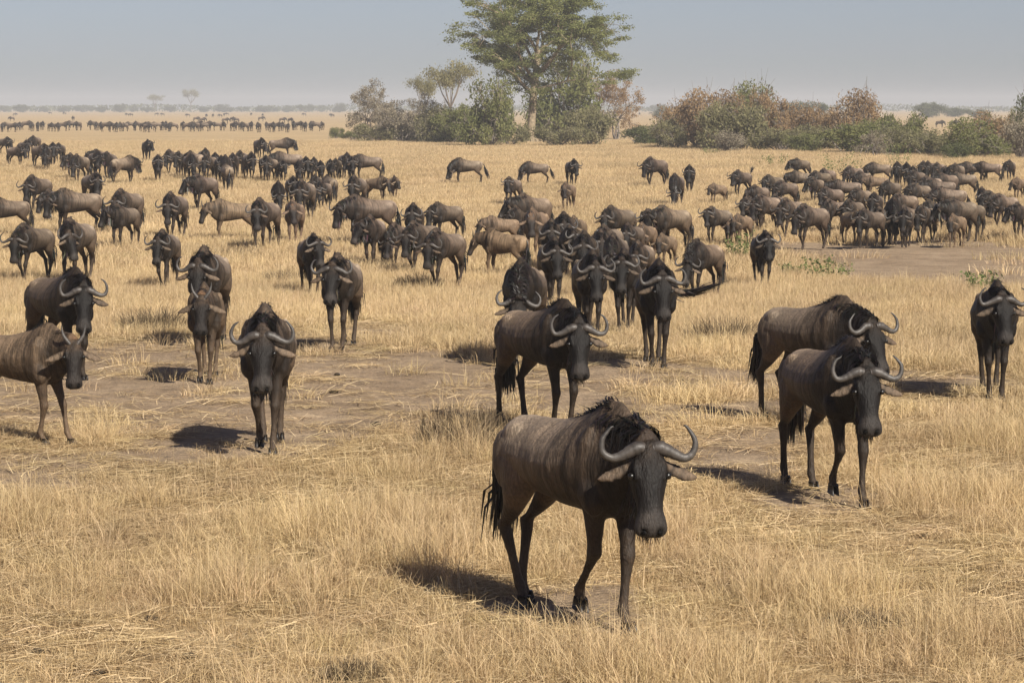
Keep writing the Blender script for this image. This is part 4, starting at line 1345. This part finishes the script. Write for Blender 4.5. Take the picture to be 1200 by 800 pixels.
def big_acacia():
    base = at(621, 169)
    k = px_per_m(base)
    root = new_obj("acacia_tree", None, None, base - Vector((0, 0, .1)))
    tag(root, "tall acacia with thick pale trunk and spreading feathery green crown", "tree")
    wood, crown, twig = Soup(41), Soup(42), Soup(43)
    r = wood.r
    # trunk: swelling foot, slight lean, fork at about five metres
    pts = [Vector(p) for p in ((0, 0, -.1), (.03, 0, .5), (.12, .05, 1.6), (.22, .1, 3.0), (.30, .05, 4.4), (.42, .0, 5.8), (.62, .1, 7.2), (.70, .1, 8.6))]
    rad = [.66, .46, .38, .36, .35, .36, .30, .24]
    for i in range(len(pts) - 1):
        wood.stick(pts[i], pts[i + 1], rad[i], rad[i + 1], 12)
    for k_ in range(5):
        an = k_ * 1.26
        wood.stick(Vector((math.cos(an) * .95, math.sin(an) * .8, -.1)), Vector((math.cos(an) * .25, math.sin(an) * .2, .9)), .16, .2, 6)
    ends = []
    limbs = [((.42, 0, 5.8), (-.9, .1, .75), 3.3, .22), ((.5, 0, 6.4), (.85, -.2, .55), 3.6, .22), ((.62, .1, 7.2), (-.55, .5, .8), 3.0, .2),
             ((.62, .1, 7.2), (.5, .5, .85), 3.2, .2), ((.70, .1, 8.6), (.2, -.5, .9), 2.8, .17), ((.70, .1, 8.6), (-.35, -.3, .9), 2.9, .18),
             ((.70, .1, 8.6), (.7, .2, .75), 2.9, .17), ((.46, 0, 6.1), (-.75, -.5, .5), 3.2, .18), ((.5, .0, 6.8), (.75, .5, .45), 3.3, .18),
             ((.32, 0, 5.0), (-.8, -.3, .45), 2.4, .13), ((.36, 0, 5.2), (.95, -.3, .28), 3.4, .14), ((.30, 0, 4.6), (-.6, .6, .3), 2.2, .11)]
    boughs = []
    for q, (p, d, ln, rr) in enumerate(limbs):
        bough = Soup(60 + q)
        boughs.append(bough)
        grow(bough, Vector(p), Vector(d).normalized(), ln, rr, 3, ends, .55, .02, 6, (2, 3))
    cr = crown.r
    pads = []
    for p, rr in ends:
        if cr.random() < .62 and p.z > 5.6:
            pads.append((p, cr.uniform(.45, .95)))
    for i in range(240):      # outer sprays filling a broad uneven crown
        an = cr.uniform(0, 6.28)
        q = math.sqrt(cr.random())
        z = cr.uniform(7.6, 16.0)
        w = 8.9 * math.sqrt(max(.05, 1 - ((z - 11.2) / 5.6) ** 2)) * (1 + .18 * noise.noise((math.cos(an) * 1.5, math.sin(an) * 1.5, z * .4)))
        if noise.noise((math.cos(an) * q * 3.0, math.sin(an) * q * 3.0, z * .55)) < -.12:
            continue
        c = Vector((.6 + math.cos(an) * q * w, math.sin(an) * q * w, z))
        pads.append((c, cr.uniform(.42, 1.0)))
        near = min(ends, key=lambda e: (e[0] - c).length)[0]
        twig.stick(near, near.lerp(c, .5) + Vector((0, 0, .15)), .035, .025, 3)
        twig.stick(near.lerp(c, .5) + Vector((0, 0, .15)), c, .025, .01, 3)
    for i in range(46):      # hanging sprays round the fork
        an = cr.uniform(0, 6.28)
        c = Vector((.5 + math.cos(an) * cr.uniform(.4, 3.6), math.sin(an) * cr.uniform(.4, 3.2), cr.uniform(5.0, 8.2)))
        pads.append((c, cr.uniform(.4, .85)))
    for c, R_ in pads:
        t_ = cr.uniform(-.2, .2)
        for k_ in range(int(150 * R_ + 45)):
            p = c + Vector((cr.gauss(0, .5), cr.gauss(0, .5), cr.gauss(0, .20))) * R_ + Vector((0, 0, -.12 * R_ * abs(cr.gauss(0, 1))))
            crown.leaf(p, .20 * cr.uniform(.6, 1.35), min(1, max(0, .5 + t_ + cr.gauss(0, .18))))
    # epicormic twigs and climbing leaves down the trunk
    for i in range(900):
        z = cr.uniform(3.4, 7.6)
        an = cr.uniform(0, 6.28)
        crown.leaf(Vector((.3 + math.cos(an) * cr.uniform(.3, 1.1), math.sin(an) * cr.uniform(.3, 1.1), z)), .2, cr.uniform(0, .8))
    tr_ = new_obj("trunk", wood.mesh("acacia_trunk", M['bark']), root)
    tag(new_obj("branchlets", twig.mesh("acacia_branchlets", M['bark']), tr_), kind="stuff")
    for q, bough in enumerate(boughs):
        new_obj("limb", bough.mesh("acacia_limb", M['bark']), tr_)
    new_obj("crown", crown.mesh("acacia_crown", M['leaf_big']), root)


big_acacia()


def pale_dead_stems(px, base, top, label, seed):
    p = at(px, base)
    k = px_per_m(p)
    sp = Soup(seed)
    ends = []
    h = (base - top) / k
    for i in range(6):
        grow(sp, Vector((sp.r.uniform(-.5, .5), sp.r.uniform(-.4, .4), -.05)), Vector((sp.r.gauss(0, .35), sp.r.gauss(0, .3), 1)).normalized(), h * .5, .04, 2, ends, .4, .03, 5)
    o = new_obj("dead_shrub", sp.mesh("dead_shrub", M['pale_wood']), None, p)
    tag(o, label, "dead shrub")


M['pale_wood'] = mat_plain("bleached_wood", (0.40, 0.345, 0.27), .9, .1, 4, .25)
pale_dead_stems(1014, 183, 156, "bleached bare stems in front of the wide grey-green bush", 11)
pale_dead_stems(706, 166, 138, "pale bare stems under the rusty-leaved tree", 12)
pale_dead_stems(536, 169, 150, "pale dead stems in front of the yellow-green bush", 14)
pale_dead_stems(934, 178, 158, "pale dead stems under the reddish brown bush", 15)

# ------------------------------------------------------------------ dry grass
def blade(V, F, Cc, r, base, h, w, lean, val, droop=.4):
    d = Vector((math.cos(lean[0]), math.sin(lean[0]), 0))
    an = r.uniform(0, 6.28)
    sd = Vector((math.cos(an), math.sin(an), 0)) * w
    b = len(V)
    n = 4
    for i in range(n):
        t = i / (n - 1)
        p = base + d * (h * lean[1] * t * t) + Vector((0, 0, h * (t - droop * lean[1] * t * t)))
        k = (1 - t * .75)
        V += [p + sd * k, p - sd * k]
        vv = min(1, max(0, val - .22 * (1 - t)))
        Cc += [(vv, vv, vv, 1)] * 2
    for i in range(n - 1):
        F.append((b + 2 * i, b + 2 * i + 1, b + 2 * i + 3, b + 2 * i + 2))


def clump(key, seed, n, rad, h0, h1, w, lean, mat, vmid=.58):
    r = random.Random(seed)
    V, F, Cc = [], [], []
    for i in range(n):
        a_, q = r.uniform(0, 6.28), math.sqrt(r.random()) * rad
        base = Vector((math.cos(a_) * q, math.sin(a_) * q, -.02))
        h = r.uniform(h0, h1) * (1 - .35 * q / rad)
        le = (a_ + r.gauss(0, .9), abs(r.gauss(lean, lean * .7)))
        blade(V, F, Cc, r, base, h, w * r.uniform(.6, 1.4), le, min(1, max(0, r.gauss(vmid, .2))))
    return mesh_of(key, V, F, M[mat], Cc)


def litter(key, seed, n, rad, w):
    r = random.Random(seed)
    V, F, Cc = [], [], []
    for i in range(n):
        a_, q, t = r.uniform(0, 6.28), math.sqrt(r.random()) * rad, r.uniform(0, 6.28)
        c = Vector((math.cos(a_) * q, math.sin(a_) * q, r.uniform(.004, .03)))
        d = Vector((math.cos(t), math.sin(t), r.gauss(0, .16))) * r.uniform(.05, .20)
        ribbon(V, F, Cc, [c - d, c + Vector((r.gauss(0, .01), r.gauss(0, .01), .012)), c + d], w * r.uniform(.6, 1.3), Vector((-math.sin(t), math.cos(t), r.gauss(0, .4))), (r.random(),) * 3)
    return mesh_of(key, V, F, M['litter'], Cc)


def scatter(name, label, coll_name, meshes, pts):
    """one object: points carrying turn, size and tint, each growing one clump (geometry nodes)"""
    coll = bpy.data.collections.new(coll_name)
    for i, me in enumerate(meshes):
        coll.objects.link(bpy.data.objects.new("%s_%02d" % (coll_name, i), me))
    me = bpy.data.meshes.new(name)
    me.from_pydata([p[0] for p in pts], [], [])
    for nm, ty, k, dim in (("turn", 'FLOAT', 1, 1), ("size", 'FLOAT_VECTOR', 2, 3), ("pick", 'INT', 3, 1), ("tint", 'FLOAT_COLOR', 4, 4)):
        at_ = me.attributes.new(nm, ty, 'POINT')
        arr = np.array([p[k] for p in pts], dtype=np.int32 if ty == 'INT' else np.float32).ravel()
        at_.data.foreach_set({'FLOAT': 'value', 'INT': 'value', 'FLOAT_VECTOR': 'vector', 'FLOAT_COLOR': 'color'}[ty], arr)
    o = new_obj(name, me)
    ng = bpy.data.node_groups.new(coll_name + "_nodes", 'GeometryNodeTree')
    ng.interface.new_socket("Geometry", in_out='INPUT', socket_type='NodeSocketGeometry')
    ng.interface.new_socket("Geometry", in_out='OUTPUT', socket_type='NodeSocketGeometry')
    nd, lk = ng.nodes, ng.links
    gi, go = nd.new("NodeGroupInput"), nd.new("NodeGroupOutput")
    iop = nd.new("GeometryNodeInstanceOnPoints")
    ci = nd.new("GeometryNodeCollectionInfo")
    ci.inputs['Collection'].default_value = coll
    ci.inputs['Separate Children'].default_value = True
    ci.inputs['Reset Children'].default_value = True
    iop.inputs['Pick Instance'].default_value = True

    def attr(nm, ty):
        q = nd.new("GeometryNodeInputNamedAttribute")
        q.data_type = ty
        q.inputs['Name'].default_value = nm
        return q.outputs['Attribute']
    cx = nd.new("ShaderNodeCombineXYZ")
    lk.new(attr("turn", 'FLOAT'), cx.inputs[2])
    e2r = nd.new("FunctionNodeEulerToRotation")
    lk.new(cx.outputs[0], e2r.inputs[0])
    lk.new(gi.outputs[0], iop.inputs['Points'])
    lk.new(ci.outputs[0], iop.inputs['Instance'])
    lk.new(attr("pick", 'INT'), iop.inputs['Instance Index'])
    lk.new(e2r.outputs[0], iop.inputs['Rotation'])
    lk.new(attr("size", 'FLOAT_VECTOR'), iop.inputs['Scale'])
    lk.new(iop.outputs[0], go.inputs[0])
    md = o.modifiers.new("grow", 'NODES')
    md.node_group = ng
    tag(o, label, "grass", kind="stuff")
    return o


NEAR = [clump('near%d' % i, 700 + i, 50, .14, .12, .42, .0022, .5, 'grass') for i in range(5)]
NEAR[4] = clump('wisp', 719, 20, .12, .26, .62, .0019, .34, 'grass', .72)
SHORT = [clump('short%d' % i, 720 + i, 60, .17, .05, .19, .0022, .9, 'grass', .55) for i in range(4)]
MIDG = [clump('midg%d' % i, 740 + i, 70, .27, .16, .46, .0036, .4, 'grass') for i in range(4)]
FARG = [clump('farg%d' % i, 760 + i, 150, .75, .18, .46, .0065, .34, 'grass') for i in range(4)]
LIT = [litter('litter%d' % i, 780 + i, 40, .22, .0026) for i in range(4)]
gr = random.Random(99)
tall_pts, litter_pts = [], []


def tint_at(x, y):
    a_ = noise.noise((x * .22, y * .12, 5.0))
    b_ = noise.noise((x * .9, y * .5, 9.0))
    k = 1.0 + .16 * a_ + .14 * b_ + gr.gauss(0, .09)
    g = gr.gauss(0, .02) + .03 * b_
    return (k * (1.0 - g * .4), k * (.985 + g * .3), k * (.94 - g), 1.0)


def sow(y0, y1, per_m2, kind):
    area = .2 * (y1 * y1 - y0 * y0) * 1.3 + 2.6 * (y1 - y0)
    n = int(area * per_m2)
    for _ in range(n):
        y = math.sqrt(gr.uniform(y0 * y0, y1 * y1))
        x = gr.uniform(-1, 1) * (.2 * y * 1.25 + 1.2)
        bare = bare_at(x, y) if y < 130 else 0.0
        tall = blob(TALL_W, x, y, .3, 1.2)
        nz = noise.noise((x * .55, y * .33, 2.2)) + .5 * noise.noise((x * 1.7, y * 1.1, 6.2))
        z = ground_z(x, y)
        keep = (1 - bare) ** 1.5
        if kind == 'near':
            th = .22 + .75 * nz - .35 * bare + .85 * tall
            if gr.random() > max(.30, th + .45) * (.14 + .86 * keep):
                continue
            if gr.random() < max(.03, min(.92, th + .12)) * keep:
                s_ = gr.uniform(.55, 1.0) * (.75 + .5 * tall)
                tall_pts.append(((x, y, z), gr.uniform(0, 6.28), (1, 1, s_ * 1.05), gr.randrange(5), tint_at(x, y)))
            else:
                s_ = gr.uniform(.7, 1.3)
                tall_pts.append(((x, y, z), gr.uniform(0, 6.28), (s_, s_, s_ * .9), 5 + gr.randrange(4), tint_at(x, y)))
        elif kind == 'mid':
            th = .62 + .45 * nz + .5 * tall
            if gr.random() > max(.12, th) * (.03 + .97 * keep):
                continue
            s_ = gr.uniform(.6, 1.0) * (.78 + .25 * nz + .25 * tall + .30 * sstep(36, 60, y))
            tall_pts.append(((x, y, z), gr.uniform(0, 6.28), (1, 1, max(.3, s_)), 9 + gr.randrange(4), tint_at(x, y)))
        else:
            if gr.random() > (.02 + .98 * keep) * (.82 + .4 * nz):
                continue
            s_ = gr.uniform(.7, 1.1) * (1.0 + .25 * nz)
            f = 1 + y / 260
            tall_pts.append(((x, y, z), gr.uniform(0, 6.28), (f, f, max(.35, s_)), 13 + gr.randrange(4), tint_at(x, y)))


sow(9, 27, 58, 'near')
sow(27, 62, 24, 'mid')
sow(62, 130, 5.0, 'far')
sow(130, 270, 2.2, 'far')
for _ in range(9000):
    y = math.sqrt(gr.uniform(81, 44 * 44))
    x = gr.uniform(-1, 1) * (.25 * y + 1.2)
    b_ = bare_at(x, y)
    if gr.random() < .86 * b_ or (y > 27 and gr.random() < .35 * (1 - b_)):
        continue
    f = gr.uniform(.7, 1.3) * (1 + max(0, y - 18) / 40)
    litter_pts.append(((x, y, ground_z(x, y) + .004), gr.uniform(0, 6.28), (f, f, 1), gr.randrange(4), tint_at(x, y)))
scatter("dry_grass", "dry straw-yellow grass in uneven tufts over the plain", "grass_clump", NEAR + SHORT + MIDG + FARG, tall_pts)
scatter("straw_litter", "trampled straw stems lying flat on the soil", "straw_clump", LIT, litter_pts)

# single grey tussocks and green forbs that stand out
TUS = [(183, 388, .62, .42, "grey-brown tussock beside the trodden path near the spike-horned youngster"),
       (334, 334, .62, .40, "grey tussock behind the curled-horn wildebeest"),
       (442, 318, .60, .40, "grey tussock in front of the brown-faced wildebeest"),
       (492, 340, .60, .42, "grey tussock at the feet of the tussock-ground animals"),
       (850, 402, .70, .42, "dark tussock right of the tail-flicking wildebeest"),
       (540, 520, .55, .40, "dark spiky tussock at the pale-rumped wildebeest's heels"),
       (640, 408, .50, .34, "dark tussock behind the pale-rumped wildebeest"),
       (760, 246, .9, .5, "dark tussock on the grass before the big acacia"),
       (280, 302, .8, .35, "low grey tussock behind the path youngsters"),
       (410, 795, .24, .14, "small dark-hearted tussock on open straw ground"),
       (1010, 735, .30, .15, "low grey tussock in the open straw grass")]
for i, (px, py, rad, h, lab) in enumerate(TUS):
    me = clump('tussock%d' % i, 820 + i, 520, rad * .8, h * .4, h * 1.3, .006 * (1 if py > 450 else 1.5), .35, 'tussock', .42)
    tag(new_obj("grass_tussock", me, None, at(px, py)), lab, "tussock", "grey tussocks")
FORB = [(972, 330, .75, .55, "green leafy forb on the edge of the bare earth"), (1150, 345, .6, .5, "green forb behind the lone black wildebeest"),
        (868, 305, .75, .75, "green forb in front of the pale young wildebeest"), (930, 325, .45, .35, "small green forb near the bare earth"),
        (907, 196, 1.4, .8, "green patch of forb on the grass below the thicket"), (985, 205, 1.6, 1.2, "tall grey-green forb behind the crowd"),
        (832, 182, .8, .6, "small green forb on the grass under the thicket"), (1052, 196, 1.2, 1.6, "grey-green forb between crowd and thicket")]
for i, (px, py, rad, h, lab) in enumerate(FORB):
    sp = Soup(860 + i)
    for k in range(16):
        an, q = sp.r.uniform(0, 6.28), math.sqrt(sp.r.random()) * rad * .8
        b = Vector((math.cos(an) * q * .5, math.sin(an) * q * .5, 0))
        e = Vector((math.cos(an) * q, math.sin(an) * q, h * sp.r.uniform(.6, 1)))
        sp.stick(b, e, .006, .003, 3)
        for j in range(14):
            p = b.lerp(e, sp.r.uniform(.25, 1)) + Vector((sp.r.gauss(0, .07), sp.r.gauss(0, .07), sp.r.gauss(0, .04))) * rad
            sp.leaf(p, .07 + .03 * rad, sp.r.random())
    tag(new_obj("green_forb", sp.mesh("forb%d" % i, M['forb']), None, at(px, py)), lab, "forb", "green forbs")
# dark dung lumps on the straw
M['dung'] = mat_plain("dry_dung", (0.035, 0.027, 0.019), .95, .1, 30, .4, .5)
for i, (px, py) in enumerate([(309, 588), (176, 727), (44, 765), (115, 790), (222, 771), (1082, 630), (395, 440), (391, 460), (575, 773), (527, 768), (1117, 322), (147, 398), (440, 498)]):
    bm = bmesh.new()
    bmesh.ops.create_icosphere(bm, subdivisions=3, radius=1.0)
    for v in bm.verts:
        q = v.co.copy()
        v.co *= 1 + .35 * noise.noise(q * 2.3 + Vector((i * 3.1, 0, 0))) + .12 * noise.noise(q * 7)
    k = gr.uniform(.6, 1.2)
    bmesh.ops.scale(bm, vec=(.05 * k, .035 * k, .022 * k), verts=bm.verts)
    me = bpy.data.meshes.new("dung")
    bm.to_mesh(me); bm.free()
    me.polygons.foreach_set("use_smooth", [True] * len(me.polygons))
    me.materials.append(M['dung'])
    o = new_obj("dung_lump", me, None, at(px, py) + Vector((0, 0, .012)))
    o.rotation_euler = (0, 0, gr.uniform(0, 6.28))
    tag(o, "small dark dung lump lying on the straw ground", "dung", "dung lumps on the ground")

# ------------------------------------------------------------------ dusty air
def build_haze():
    x, y0, y1, z0, z1 = 2600.0, -200.0, 4100.0, -2.2, 19.5
    V = [(sx, yy, zz) for zz in (z0, z1) for yy in (y0, y1) for sx in (-x, x)]
    F = [(0, 1, 3, 2), (4, 6, 7, 5), (0, 4, 5, 1), (2, 3, 7, 6), (0, 2, 6, 4), (1, 5, 7, 3)]
    m = bpy.data.materials.new("dusty_air")
    m.use_nodes = True
    t = m.node_tree
    t.nodes.clear()
    out = t.nodes.new("ShaderNodeOutputMaterial")
    pv = t.nodes.new("ShaderNodeVolumePrincipled")
    pv.inputs['Color'].default_value = (.89, .885, .885, 1)
    pv.inputs['Density'].default_value = HAZE_DENSITY
    pv.inputs['Anisotropy'].default_value = 0.0
    t.links.new(pv.outputs[0], out.inputs['Volume'])
    F = [tuple(reversed(f)) for f in F]
    o = new_obj("haze", mesh_of("haze", V, F, m))
    tag(o, "pale dusty air over the whole plain", "haze", kind="stuff")


build_haze()
